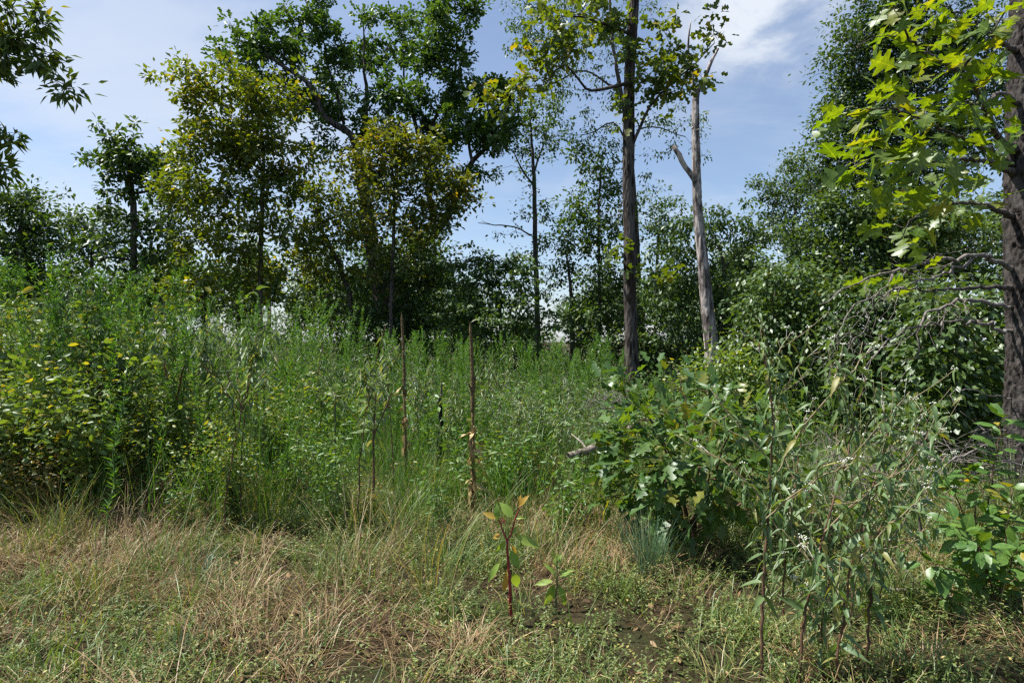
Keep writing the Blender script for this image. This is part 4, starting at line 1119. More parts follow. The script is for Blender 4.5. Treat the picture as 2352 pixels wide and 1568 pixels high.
# ------------------------------------------------------------------ glossy-leaved shrub at the lower right
def buckthorn():
    Y = 3.75
    x0 = (2290 - CX) / F_PX * Y
    base = np.array([x0, Y, gz1(x0, Y)])
    root = empty('buckthorn_shrub', base, 'glossy oval-leaved shrub with reddish stems at the lower right edge', 'shrub')
    tops = [(2300, 960, .1), (2170, 1095, 0), (2230, 1080, .2), (2140, 1290, -.3), (2330, 1120, -.1), (2200, 1210, -.3), (2250, 1250, -.4), (2340, 1260, -.3), (2160, 1370, -.3), (2390, 1180, 0)]
    paths = []
    for px, py, d in tops:
        e = at(px, py, Y + d)
        b = base + np.array([R.normal(0, .06), R.normal(0, .06), -.03])
        q = smooth_path([np.append(b, .007), np.append(b + (e - b) * np.array([.45, .45, .6]), .0045), np.append(e, .002)], .05, .006)
        V, Fc = tube(q[:, :3], q[:, 3], 6)
        build('stem', V, Fc, M['brown_stem'], root, base, smooth=True)
        # alternate leaves along the stem
        n = len(q)
        for i in range(int(n * .25), n):
            for rep in range(3 if i < n - 3 else 5):
                if R.random() < .12: continue
                t = nrm(q[i, :3] - q[max(0, i - 1), :3])
                side = nrm(np.cross(t, R.normal(size=3)))
                D = side + t * .5 + np.array([-.05, -.25, -.15])
                stalk = q[i, :3] + side * R.uniform(.0, .05)
                put_leaf(glossy_leaves, root, base, stalk, D, UP + R.normal(0, .35, 3) + np.array([-.2, -.3, 0]), R.uniform(.075, .135), wide=1.1)


buckthorn()


# ------------------------------------------------------------------ white-flowered weeds (late boneset)
def flower_heads(center, rad, n, rg):
    """a flat-topped cluster of tiny white heads"""
    parts = []
    V0 = np.array([[1, 0, 0], [-1, 0, 0], [0, 1, 0], [0, -1, 0], [0, 0, 1], [0, 0, -1]], float)
    F0 = np.array([[0, 2, 4], [2, 1, 4], [1, 3, 4], [3, 0, 4], [2, 0, 5], [1, 2, 5], [3, 1, 5], [0, 3, 5]])
    for _ in range(n):
        p = center + np.array([rg.normal(0, rad), rg.normal(0, rad), abs(rg.normal(0, rad * .55))])
        s = rg.uniform(.0025, .0055) * np.array([1, 1, .8])
        parts.append((V0 * s + p, F0))
    return parts


def near_boneset(label, Y, stem, branches, leaf_from=.25, dens=1.0):
    P0 = [np.append(at(px, py, Y + d), w * .40 * Y / F_PX) for px, py, w, d in stem]
    base = np.array([P0[0][0], P0[0][1], gz1(P0[0][0], P0[0][1])])
    P0[0][2] = min(P0[0][2], base[2] - .02)
    root = empty('boneset_plant', base, label, 'weed', 'white-flowered weeds in the right foreground')
    q = smooth_path(P0, .05, .004)
    V, Fc = tube(q[:, :3], q[:, 3], 7, .05)
    build('stem', V, Fc, M['brown_stem'], root, base, smooth=True)
    axes = [(q, leaf_from, 1.0)]
    for bl in branches:
        b = smooth_path([np.append(at(px, py, Y + d), w * .5 * Y / F_PX) for px, py, w, d in bl], .04, .004)
        V, Fc = tube(b[:, :3], b[:, 3], 5)
        build('branch', V, Fc, M['pale_stem'], root, base, smooth=True)
        axes.append((b, .12, .8))
    # short random side shoots
    extra = []
    for (ax, f0, sz) in list(axes):
        for i in range(int(len(ax) * max(f0, .3)), len(ax) - 2, 2):
            if R.random() < .95:
                t = nrm(ax[i + 1, :3] - ax[i, :3])
                v = nrm(t * .9 + R.normal(0, .55, 3) + UP * .25)
                ln = R.uniform(.10, .26)
                b = np.array([ax[i, :3] + v * ln * s + UP * .05 * s * s for s in np.linspace(0, 1, 6)])
                extra.append(np.hstack([b, np.linspace(.0022, .0012, 6)[:, None]]))
    if extra:
        V, Fc = join([tube(b[:, :3], b[:, 3], 4) for b in extra])
        build('side_shoots', V, Fc, M['pale_stem'], root, base, smooth=True)['kind'] = 'stuff'
    nl = 0
    for (ax, f0, sz) in axes + [(b, .3, .6) for b in extra]:
        n = len(ax)
        step = 1 if sz > .9 else 2
        for i in range(int(n * f0), n, step):
            if R.random() > .95 * dens: continue
            t = nrm(ax[min(i + 1, n - 1), :3] - ax[max(i - 1, 0), :3])
            ph = R.uniform(0, 6.28)
            for s in (0, math.pi):
                a0 = np.array([math.cos(ph + s), math.sin(ph + s), 0])
                L = R.uniform(.075, .145) * max(sz, .8) * (1.15 - .40 * i / n)
                D = a0 * R.uniform(.5, 1.0) + t * .2 + np.array([0, 0, -R.uniform(.1, 1.2)]) + R.normal(0, .2, 3)
                put_leaf(bone_leaves, root, base, ax[i, :3], D, a0 + UP * .6 + R.normal(0, .2, 3), L, wide=R.uniform(.65, 1.0))
                nl += 1
    # flower clusters at the ends
    for (ax, f0, sz) in axes:
        e = ax[-1, :3]
        for _ in range(2):
            c = e + R.normal(0, .025, 3)
            V, Fc = join(flower_heads(c, .010, 12, R) + [tube(np.array([ax[-2, :3], c]), np.array([.0012, .0009]), 3)])
            build('flower_cluster', V, Fc, M['flower'], root, base, var=np.full((len(V), 3), .5))
    for b in extra:
        if R.random() < .32:
            V, Fc = join(flower_heads(b[-1, :3], .009, 9, R))
            build('flower_cluster', V, Fc, M['flower'], root, base, var=np.full((len(V), 3), .5))
    # withered brown leaves low on the stem
    for i in range(int(len(q) * .12), int(len(q) * max(.3, leaf_from)), 3):
        if R.random() < .7:
            v = R.normal(size=3) * np.array([1, 1, .1])
            put_leaf(dry_leaves, root, base, q[i, :3], nrm(v) * .4 + np.array([0, 0, -1.]), nrm(v) + UP * .2, R.uniform(.04, .08), 'withered_leaf')
    return root


near_boneset('tallest white-topped weed with a leaning brown stem, leftmost of the right foreground clump', 2.85,
             [(1747, 1585, 9, 0), (1750, 1420, 9, 0), (1757, 1260, 8, .05), (1768, 1120, 7, .1), (1775, 980, 6, .15), (1766, 880, 5, .2), (1742, 785, 3, .2)],
             [[(1768, 1110, 4, .1), (1840, 990, 4, .05), (1930, 880, 3.4, 0), (2000, 800, 2.4, -.05)], [(1770, 1060, 4, .1), (1700, 980, 3.4, .1), (1640, 905, 2.6, .1)], [(1776, 930, 3, .2), (1830, 850, 3, .2), (1880, 805, 2, .2)],
              [(1760, 1190, 4, 0), (1860, 1110, 3.4, -.1), (1960, 1060, 2.6, -.15)], [(1770, 860, 3, .2), (1795, 800, 2.4, .2), (1818, 765, 1.6, .2)], [(1762, 1160, 3.4, .1), (1690, 1080, 2.8, .1), (1610, 1030, 2, .2)]])
near_boneset('white-topped weed second from the left in the right foreground clump', 2.8,
             [(1832, 1590, 9, 0), (1842, 1460, 8, 0), (1862, 1340, 7, 0), (1888, 1240, 6, 0), (1930, 1100, 5, .05), (1965, 960, 4, .1), (1995, 850, 2.6, .1)],
             [[(1895, 1220, 4, 0), (1990, 1130, 3.4, -.05), (2090, 1070, 2.4, -.1)], [(1940, 1080, 3.6, .05), (2030, 970, 3, 0), (2090, 900, 2, 0)], [(1870, 1310, 3.6, 0), (1820, 1210, 3, .1), (1790, 1130, 2, .15)], [(1960, 990, 3, .1), (1930, 910, 2.4, .1), (1915, 850, 1.6, .1)]])
near_boneset('leafy white-topped weed with low hanging leaves in the middle of the right foreground clump', 2.75,
             [(1925, 1600, 8, 0), (1930, 1480, 7, 0), (1950, 1330, 6, 0), (1985, 1190, 5, 0), (2030, 1040, 4, .1), (2060, 930, 2.4, .1)],
             [[(1955, 1310, 3.6, 0), (2030, 1220, 3, -.1), (2110, 1150, 2, -.1)], [(1945, 1390, 3.6, -.1), (1890, 1310, 3, -.2), (1850, 1260, 2, -.2)], [(2000, 1150, 3, 0), (2080, 1050, 2.4, 0), (2130, 990, 1.6, .05)]], leaf_from=.15, dens=1.1)
near_boneset('brown-stemmed white-topped weed, right-hand edge of the right foreground clump', 2.95,
             [(1990, 1590, 8, 0), (1994, 1450, 8, 0), (2004, 1330, 7, 0), (2030, 1190, 5, 0), (2075, 1060, 4, .1), (2110, 960, 2.4, .1)],
             [[(2008, 1300, 3.6, 0), (2080, 1190, 3, 0), (2140, 1110, 2, 0)], [(2020, 1230, 3.4, 0), (1970, 1150, 2.6, .1), (1940, 1080, 1.8, .1)], [(2050, 1120, 3, 0), (2120, 1030, 2.2, 0), (2170, 985, 1.5, 0)], [(2060, 1090, 3, .1), (2040, 1000, 2.2, .1), (2030, 930, 1.5, .1)]], leaf_from=.28)
near_boneset('short sparse white-topped weed standing between the brown stems of the clump', 3.3,
             [(1945, 1500, 6, 0), (1955, 1400, 6, 0), (1975, 1280, 5, 0), (2010, 1130, 4, .1), (2070, 1010, 2.4, .2)],
             [[(1990, 1220, 3, 0), (2070, 1120, 2.4, 0), (2130, 1050, 1.6, 0)], [(1970, 1300, 3, 0), (1920, 1190, 2.4, .1), (1880, 1120, 1.6, .2)]], leaf_from=.35)

near_boneset('bushy white-topped weed at the back of the right foreground clump, before the oak sapling', 3.5,
             [(1800, 1440, 6, 0), (1800, 1330, 6, 0), (1812, 1200, 5, 0), (1830, 1080, 4, .1), (1850, 950, 3, .2)],
             [[(1806, 1250, 3, 0), (1750, 1150, 2.4, .1), (1710, 1070, 1.6, .2)], [(1812, 1190, 3, 0), (1880, 1100, 2.4, .1), (1930, 1010, 1.6, .2)], [(1825, 1100, 3, 0), (1790, 1010, 2.4, .1), (1780, 940, 1.6, .2)], [(1803, 1300, 3, 0), (1870, 1230, 2.4, -.1), (1920, 1180, 1.6, -.1)]], leaf_from=.2, dens=1.1)
near_boneset('grey-leaved white-topped weed leaning right behind the right-hand stems of the clump', 3.6,
             [(2020, 1420, 6, 0), (2026, 1320, 6, 0), (2050, 1180, 5, 0), (2090, 1050, 4, .1), (2120, 930, 3, .2)],
             [[(2032, 1270, 3, 0), (1980, 1170, 2.4, .1), (1950, 1080, 1.6, .2)], [(2048, 1190, 3, 0), (2120, 1110, 2.4, .1), (2180, 1040, 1.6, .2)], [(2070, 1110, 3, 0), (2030, 1010, 2.4, .1), (2000, 930, 1.6, .2)], [(2030, 1300, 3, 0), (2100, 1240, 2.4, -.1), (2140, 1190, 1.6, -.1)]], leaf_from=.2, dens=1.1)
near_boneset('low leafy weed without flowers at the foot of the right foreground clump', 2.9,
             [(1880, 1560, 5, 0), (1885, 1480, 5, 0), (1895, 1390, 4, 0), (1910, 1290, 3, .1)],
             [[(1888, 1450, 3, 0), (1850, 1390, 2.4, 0), (1830, 1330, 1.6, 0)], [(1892, 1420, 3, 0), (1940, 1350, 2.4, 0), (1970, 1290, 1.6, 0)]], leaf_from=.2, dens=1.1)


# ------------------------------------------------------------------ kinds of weeds, built once and copied
def axis_path(h, lean, k=14, r0=.006, r1=.0015, jit=.006):
    t = np.linspace(0, 1, k)[:, None]
    d = R.normal(0, lean, 2)
    P = np.hstack([t * t * d[0] * h, t * t * d[1] * h, t * h])
    P[1:-1, :2] += R.normal(0, jit, (k - 2, 2))
    return np.hstack([P, (r0 + (r1 - r0) * t)])


def put_parts(root, parts):
    for name, V, Fc, mat, var, kind in parts:
        o = build(name, V, Fc, M[mat], root, var=var)
        if kind: o['kind'] = kind


def horseweed_parts(h):
    q = axis_path(h, .07, 16, .005, .0012)
    V1, F1 = tube(q[:, :3], q[:, 3], 4)
    stems = [(V1, F1)]
    P, D, Ls = [], [], []
    n = int(250 * h / 1.7)
    t = R.uniform(.16, 1, n)
    pos = np.stack([np.interp(t, np.linspace(0, 1, 16), q[:, i]) for i in range(3)], -1)
    ph = R.uniform(0, 6.28, n)
    out = np.stack([np.cos(ph), np.sin(ph), np.zeros(n)], -1)
    P.append(pos); D.append(out * R.uniform(.5, .9, (n, 1)) + UP * R.uniform(.35, 1.1, (n, 1))); Ls.append(R.uniform(.045, .085, n) * (1.15 - .55 * t))
    for _ in range(int(R.integers(6, 14))):
        f = R.uniform(.55, .93); i = int(f * 15)
        a = R.uniform(0, 6.28)
        v = np.array([math.cos(a) * .5, math.sin(a) * .5, .85])
        ln = R.uniform(.14, .36) * h * (1.1 - f)*1.8
        b = np.array([q[i, :3] + v * ln * s + UP * .06 * s * s for s in np.linspace(0, 1, 5)])
        stems.append(tube(b, np.linspace(.002, .001, 5), 3))
        m = 26
        tt = R.uniform(.1, 1, m)
        bp = np.stack([np.interp(tt, np.linspace(0, 1, 5), b[:, i_]) for i_ in range(3)], -1)
        ph2 = R.uniform(0, 6.28, m)
        P.append(bp); D.append(np.stack([np.cos(ph2), np.sin(ph2), np.zeros(m)], -1) * .6 + nrm(v) * .8); Ls.append(R.uniform(.022, .045, m))
    P = np.vstack(P); D = np.vstack(D); Ls = np.concatenate(Ls)
    V2, F2, va = leaves(P, D, UP + R.normal(0, .5, P.shape), Ls, .006 + .028 * Ls, 'lance')
    V1, F1 = join(stems)
    return [('stem', V1, F1, 'green_stem', None, None), ('foliage', V2, F2, 'horse_leaf', va, 'stuff')]


def boneset_parts(h):
    q = axis_path(h, .08, 14, .006, .002, .008)
    stems = [tube(q[:, :3], q[:, 3], 5)]
    P, D, Ls, fl = [], [], [], []
    axs = [(q, .35)]
    for _ in range(9):
        f = R.uniform(.45, .92); i = int(f * 13)
        a = R.uniform(0, 6.28)
        v = nrm(np.array([math.cos(a), math.sin(a), R.uniform(.7, 1.3)]))
        ln = R.uniform(.25, .55) * (1.25 - f) * 1.3
        b = np.array([q[i, :3] + v * ln * s + UP * .05 * s * s for s in np.linspace(0, 1, 7)])
        b4 = np.hstack([b, np.linspace(.003, .0015, 7)[:, None]])
        stems.append(tube(b, b4[:, 3], 3)); axs.append((b4, .2))
    for ax, f0 in axs:
        m = 24 if len(ax) > 8 else 12
        tt = R.uniform(f0, .98, m); kk = np.linspace(0, 1, len(ax))
        bp = np.stack([np.interp(tt, kk, ax[:, i_]) for i_ in range(3)], -1)
        ph = R.uniform(0, 6.28, m)
        P.append(bp); D.append(np.stack([np.cos(ph), np.sin(ph), np.full(m, -.45)], -1)); Ls.append(R.uniform(.05, .11, m) * (1.2 - .4 * tt))
        for _ in range(2):
            fl += flower_heads(ax[-1, :3] + R.normal(0, .025, 3), .013, 6, R)
    P = np.vstack(P); D = np.vstack(D); Ls = np.concatenate(Ls)
    V2, F2, va = leaves(P, D, UP + R.normal(0, .4, P.shape), Ls, Ls * .22, 'lance', curl=.2)
    V1, F1 = join(stems); V3, F3 = join(fl)
    return [('stem', V1, F1, 'brown_stem', None, None), ('foliage', V2, F2, 'grey_leaf', va, 'stuff'), ('flower_heads', V3, F3, 'field_flower', np.full((len(V3), 3), .5), 'stuff')]


def bush_weed_parts(h, lm, L, W, nb, nl, tm='d4'):
    stems, P, D, Ls = [], [], [], []
    for _ in range(nb):
        q = axis_path(h * R.uniform(.6, 1.05), .32, 10, .004, .0012, .012)
        stems.append(tube(q[:, :3], q[:, 3], 3))
        tt = R.uniform(.15, 1.0, nl); kk = np.linspace(0, 1, 10)
        bp = np.stack([np.interp(tt, kk, q[:, i_]) for i_ in range(3)], -1)
        ph = R.uniform(0, 6.28, nl)
        o = np.stack([np.cos(ph), np.sin(ph), R.uniform(-.3, .5, nl)], -1)
        P.append(bp + o * R.uniform(0, .10, (nl, 1))); D.append(o + np.array([0, 0, -.15])); Ls.append(L * R.uniform(.55, 1.2, nl))
    P = np.vstack(P); D = np.vstack(D); Ls = np.concatenate(Ls)
    P[:, 2] = np.maximum(P[:, 2], .03)
    V2, F2, va = leaves(P, D + R.normal(0, .35, P.shape), UP * .45 + R.normal(0, .6, P.shape), Ls, Ls * W / L, tm)
    V1, F1 = join(stems)
    return [('stem', V1, F1, 'weed_stem', None, None), ('foliage', V2, F2, lm, va, 'stuff')]


def proto(name, parts, label, cat, group):
    r = empty(name, (0, 0, 0), label, cat, group)
    put_parts(r, parts)
    return r


class Kind:
    """a few variants of one weed; the first uses of a variant move it, later ones copy it"""
    def __init__(self, name, makers, label, cat, group):
        self.protos = [proto(name, mk_, label, cat, group) for mk_ in makers]
        self.used = [False] * len(self.protos)
        self.label = label

    def place(self, x, y, s=1.0, rz=None, label=None, dz=0.0, group=None):
        i = int(R.integers(len(self.protos)))
        if self.used[i]:
            o = copy_tree(self.protos[i])
        else:
            o = self.protos[i]; self.used[i] = True
        o.location = (x, y, gz1(x, y) + dz)
        o.rotation_euler = (R.normal(0, .05), R.normal(0, .05), R.uniform(0, 6.28) if rz is None else rz)
        o.scale = (s, s, s * R.uniform(.92, 1.08))
        o['label'] = label or self.label
        return o

    def place_px(self, px, py_base, py_top, label=None, h0=1.0, group=None):
        Y = EYE * F_PX / (py_base - CY)
        x = (px - CX) / F_PX * Y
        h = EYE + (CY - py_top) / F_PX * Y - gz1(x, Y)
        return self.place(x, Y, h / h0, label=label)


horse = Kind('horseweed_plant', [horseweed_parts(1.7) for _ in range(7)], 'slender feathery bright green horseweed stem in the dense stand before the trees', 'weed', 'horseweed stand')
bone = Kind('boneset_plant', [boneset_parts(1.5) for _ in range(5)], 'grey-green white-topped weed among the horseweed before the trees', 'weed', 'white-topped weeds in the field')
thick = Kind('bramble_bush', [bush_weed_parts(1.35, 'thicket_leaf', .058, .032, 24, 66) for _ in range(3)], 'yellow-green leafy bramble bush in the thicket at the left', 'shrub', 'bramble thicket at the left')
russ = Kind('russet_bush', [bush_weed_parts(.95, 'russet_leaf', .052, .027, 16, 46) for _ in range(3)], 'reddening and yellowing leafy bush low in the left thicket', 'shrub', 'reddening bushes at the left')
weed = Kind('leafy_weed', [bush_weed_parts(.75, 'weed_leaf', .06, .024, 9, 34) for _ in range(4)], 'knee-high leafy green weed in the middle of the field', 'weed', 'leafy weeds in the field')
pale = Kind('goldenrod_plant', [bush_weed_parts(1.0, 'grey_leaf', .055, .014, 10, 56) for _ in range(3)], 'pale narrow-leaved goldenrod clump in the field', 'weed', 'goldenrod clumps')

# single plants one can point to
horse.place_px(240, 1290, 668, 'tallest feathery horseweed standing alone at the left, rising above the thicket', 1.7)
horse.place_px(270, 1150, 740, 'feathery horseweed just right of the tallest one at the left', 1.7)
horse.place_px(45, 1200, 705, 'leggy horseweed at the left edge with a long bare green stem', 1.7)
horse.place_px(722, 1010, 668, 'tall horseweed with a thin pointed top before the sky gap', 1.7)
bone.place_px(508, 1230, 690, 'tall white-topped weed with a dark bare lower stem, left of the middle', 1.5)
bone.place_px(555, 1215, 735, 'dark-stemmed weed with grey leaves leaning right, left of the middle', 1.5)
bone.place_px(828, 1240, 745, 'white-topped weed with a long dark bare stem left of the dried mullein stalks', 1.5)
bone.place_px(905, 1160, 770, 'white-topped weed behind the left mullein stalk', 1.5)
bone.place_px(1135, 1080, 775, 'white-topped weed just right of the tall dried mullein stalk', 1.5)
bone.place_px(1262, 1180, 930, 'pale leafy upright weed between the mullein stalk and the fallen log', 1.5)
def top_h(px):
    return float(np.interp(px, [-100, 0, 250, 500, 800, 950, 1100, 1420], [2.4, 2.3, 2.2, 2.1, 1.85, 1.55, 1.42, 1.32]))


for i in range(80):
    Y = R.uniform(6.0, 13); px = R.uniform(-60, 1420)
    bone.place((px - CX) / F_PX * Y, Y, R.uniform(.7, 1.0) * top_h(px) / 1.5)
for i in range(270):
    Y = 5.2 + 8.8 * R.random() ** .85
    px = R.choice([R.uniform(-60, 420), R.uniform(-40, 620), R.uniform(300, 1300), R.uniform(560, 1080), R.uniform(1000, 1420)])
    if Y < 6.5 and px > 700: Y += 1.5
    horse.place((px - CX) / F_PX * Y, Y, R.uniform(.6, 1.18) * top_h(px) / 1.7)
for i in range(34):
    Y = R.uniform(5.2, 9.0); px = R.uniform(-80, 400) if i < 28 else R.uniform(380, 640)
    thick.place((px - CX) / F_PX * Y, Y, (R.uniform(1.05, 1.6) if px < 260 else R.uniform(.7, 1.1)) * (1 if Y > 6 else .78))
for i in range(9):
    Y = R.uniform(5.0, 6.6); px = R.uniform(-60, 260)
    russ.place((px - CX) / F_PX * Y, Y, R.uniform(.75, 1.1))
for i in range(70):
    Y = R.uniform(4.8, 11); px = R.uniform(100, 1420)
    weed.place((px - CX) / F_PX * Y, Y, R.uniform(.55, 1.2))
for i in range(30):
    Y = R.uniform(6, 12.5); px = R.uniform(1060, 1460)
    pale.place((px - CX) / F_PX * Y, Y, R.uniform(.7, 1.15))
for i in range(10):
    Y = R.uniform(5, 8); px = R.uniform(560, 1330)
    russ.place((px - CX) / F_PX * Y, Y, R.uniform(.35, .6), label='small reddish bush low among the green weeds of the field')

# the rest of the stand, past telling apart
def mass(name, label, cat, makers, n, xs, scale):
    Vs, Fs, va, k = [], [], [], 0
    pr = [m for m in makers]
    for _ in range(n):
        _, V, Fc, mat, var, _k = pr[int(R.integers(len(pr)))]
        x, y = xs()
        a = R.uniform(0, 6.28); s = R.uniform(*scale)
        c_, s_ = math.cos(a), math.sin(a)
        W = V @ np.array([[c_, s_, 0], [-s_, c_, 0], [0, 0, 1.]]) * s + np.array([x, y, gz1(x, y)])
        Vs.append(W); Fs.append(Fc + k); va.append(var); k += len(V)
    o = build(name, np.vstack(Vs), np.vstack(Fs), M[mat], var=np.vstack(va))
    return tag(o, label, cat, kind='stuff')


def field_xy(y0, y1, x0, x1):
    def f():
        Y = R.uniform(y0, y1); px = R.uniform(x0, x1)
        return (px - CX) / F_PX * Y, Y
    return f


mass('undergrowth', 'low green undergrowth of leafy weeds under the trees', 'undergrowth', [bush_weed_parts(.7, 'weed_leaf', .075, .03, 7, 26, 'd2')[1] for _ in range(5)], 460, field_xy(7, 24, -150, 2500), (.6, 1.7))
mass('horseweed_mass', 'fine green mass of horseweed further back in the stand', 'weeds', [horseweed_parts(1.5)[1] for _ in range(4)], 260, field_xy(8.5, 18, -100, 1440), (.75, 1.2))

# ------------------------------------------------------------------ dried mullein stalks
def mullein(label, px, py_base, py_top, Y, side=True, leafy=True, lean=0.0):
    x = (px - CX) / F_PX * Y
    base = np.array([x, Y, gz1(x, Y)])
    top = at(px + lean, py_top, Y)
    h = top[2] - base[2]
    root = empty('mullein_stalk', base, label, 'weed', 'dried mullein stalks')
    def axis(t): return base + (top - base) * t + np.array([.012 * math.sin(5 * t), 0, 0])
    tt = np.linspace(-.02, .56, 14)
    P = np.array([axis(t) for t in tt])
    V, Fc = tube(P, np.interp(tt, [0, .56], [.015, .011]), 8, .06)
    build('stalk', V, Fc, M['mullein'], root, base, smooth=True)
    def spike(a, b, r, name):
        k, sd = int(np.linalg.norm(b - a) / .006), 12
        t = np.linspace(0, 1, k)
        P = a + (b - a) * t[:, None] + np.outer(np.sin(t * 4) * .006, [1, .3, 0])
        rad = r * (1 - .35 * t) * np.clip((1 - t) * 14, .15, 1) * np.clip(t * 12 + .5, 0, 1)
        T, S, B = frames(P)
        an = np.linspace(0, 2 * np.pi, sd, endpoint=False)
        rr = rad[:, None] * (1 + .32 * np.sign(np.sin(np.arange(k)[:, None] * 2.1 + an[None] * 3)) * R.random((k, sd)) + R.normal(0, .08, (k, sd)))
        V = (P[:, None] + rr[..., None] * (np.cos(an)[None, :, None] * S[:, None] + np.sin(an)[None, :, None] * B[:, None])).reshape(-1, 3)
        i = np.arange(k - 1)[:, None] * sd; j = np.arange(sd)[None]; j2 = (j + 1) % sd
        build(name, V, np.stack([i + j, i + j2, i + sd + j2, i + sd + j], -1).reshape(-1, 4), M['mullein'], root, base)
    spike(axis(.54), axis(1.0), .0175, 'seed_spike')
    if side:
        for dx, dz, f in ((.035, .20, .62), (-.028, .12, .63), (.02, .10, .65)):
            a = axis(f)
            spike(a, a + np.array([dx, R.normal(0, .02), dz]), .011, 'side_spike')
    n = 44 if leafy else 16
    for i in range(n):
        t = R.uniform(.04, .56) if leafy else R.uniform(.25, .6)
        a = R.uniform(0, 6.28)
        o = np.array([math.cos(a), math.sin(a), 0])
        put_leaf(dry_leaves, root, base, axis(t) + o * .008, o * .65 + np.array([0, 0, -.8 + .9 * (R.random() < .35)]), o + UP * .6, R.uniform(.07, .16) * (1.15 - t), 'dried_leaf', wide=1.9)
    return root


mullein('tall dried brown mullein stalk with tan withered leaves, in the middle of the field', 1084, 1212, 738, 5.4)
mullein('dried mullein stalk left of the tall one, mostly hidden by green weeds', 930, 1180, 718, 6.2, side=False, leafy=False, lean=-4)


# ------------------------------------------------------------------ pokeweed and seedlings
def poke(name, label, Y, stems, lf, mat='red_stem', meshes=None, berries=(), cat='weed', group=None, lname='leaf', ls=1.3, ws=1.0):
    b0 = at(stems[0][0][0], stems[0][0][1], Y)
    base = np.array([b0[0], Y, gz1(b0[0], Y)])
    root = empty(name, base, label, cat, group)
    for k, st in enumerate(stems):
        pts = [np.append(at(px, py, Y + d), w * .5 * Y / F_PX) for px, py, w, d in st]
        if k == 0: pts[0][2] = min(pts[0][2], base[2] - .02)
        q = smooth_path(pts, .03, .0015)
        V, Fc = tube(q[:, :3], q[:, 3], 7)
        build('stem' if k == 0 else 'branch', V, Fc, M[mat], root, base, smooth=True)
    for px, py, ex, ey, wide in lf:
        a = at(px, py, Y); dy = R.uniform(-.5, .3)
        b = at(ex, ey, Y); L = np.linalg.norm(b - a) * ls
        D = (b - a) + np.array([0, dy * L * .5, 0])
        Nn = np.array([0, -.75, .65]) + R.normal(0, .25, 3)
        put_leaf(meshes or poke_leaves, root, base, a, D, Nn, L, lname, wide * ws)
    for bx, by in berries:
        c = at(bx, by, Y)
        V0 = np.array([[1, 0, 0], [-1, 0, 0], [0, 1, 0], [0, -1, 0], [0, 0, 1], [0, 0, -1]], float)
        F0 = np.array([[0, 2, 4], [2, 1, 4], [1, 3, 4], [3, 0, 4], [2, 0, 5], [1, 2, 5], [3, 1, 5], [0, 3, 5]])
        V, Fc = join([(V0 * R.uniform(.003, .005) + c + R.normal(0, .009, 3), F0) for _ in range(22)])
        build('berry_cluster', V, Fc, M['berry'], root, base)
    return root


# picture coordinates of the close view (1100..1500, 1130..1530) turned into overview ones
def z1(x, y): return ((1100 + x * .2551) * .98, (1130 + y * .2551) * .98)


def zs(lst): return [(*z1(a, b), w, d) for a, b, w, d in lst]


def zl(lst): return [(*z1(a, b), *z1(c, d), w) for a, b, c, d, w in lst]


poke('pokeweed_plant', 'small red-stemmed pokeweed with yellow-green leaves alone in the foreground grass', 3.45,
     [zs([(398, 1420, 7, 0), (380, 1150, 8, 0), (368, 900, 7, 0), (352, 650, 6, 0), (346, 525, 6, 0)]), zs([(346, 530, 4.5, 0), (300, 430, 4, 0), (285, 380, 3, 0), (262, 330, 2, 0)]), zs([(346, 530, 4.5, 0), (385, 475, 4, 0), (410, 370, 3.6, 0), (432, 300, 3, 0), (470, 220, 2, 0)])],
     zl([(270, 335, 160, 285, 1.0), (262, 360, 250, 230, 1.0), (285, 370, 300, 395, 1.6), (410, 345, 322, 212, 1.3), (415, 335, 482, 300, 1.3), (345, 520, 270, 620, .9), (300, 480, 230, 500, 1.5), (400, 475, 600, 550, .8), (390, 480, 425, 425, 1.2), (365, 600, 440, 745, 1.1), (370, 560, 450, 660, .8), (300, 700, 190, 860, .7), (400, 800, 445, 965, 1.1), (350, 800, 320, 960, .7), (440, 240, 515, 130, .8), (455, 210, 470, 140, 1.0)]),
     berries=[z1(315, 355)])
poke('weed_seedling', 'short yellow-green leafy seedling right of the small red-stemmed pokeweed', 3.6,
     [zs([(795, 1180, 5, 0), (800, 1000, 5, 0), (805, 850, 4, 0), (800, 700, 3, 0)])],
     zl([(790, 900, 640, 910, .9), (790, 910, 720, 1090, 1.0), (780, 920, 745, 1000, 1.2), (815, 930, 870, 1050, 1.1), (810, 880, 920, 830, .7), (800, 860, 735, 760, .7), (805, 840, 940, 790, .5), (800, 780, 770, 700, .9), (800, 760, 830, 680, .9), (860, 1040, 875, 1110, 1.6), (800, 720, 800, 660, 1.0)]), mat='weed_stem')
poke('pokeweed_plant', 'red-stemmed forked pokeweed in front of the green stand at the left', 6.4,
     [[(392, 1030, 6, 0), (400, 980, 6, 0), (405, 940, 6, 0), (406, 915, 5, 0)], [(406, 917, 4, 0), (395, 890, 4, 0), (382, 860, 3, 0), (378, 835, 2.4, 0)], [(406, 917, 4, 0), (414, 880, 4, 0), (420, 850, 3, 0), (426, 835, 2, 0)]],
     [(398, 895, 380, 925, 1), (414, 875, 396, 895, .8), (420, 850, 404, 856, 1.2), (385, 862, 372, 880, 1), (420, 845, 440, 835, 1.0), (405, 930, 382, 965, .9), (380, 840, 365, 832, 1.2), (408, 915, 425, 925, .9)], berries=[(428, 832), (378, 832)])
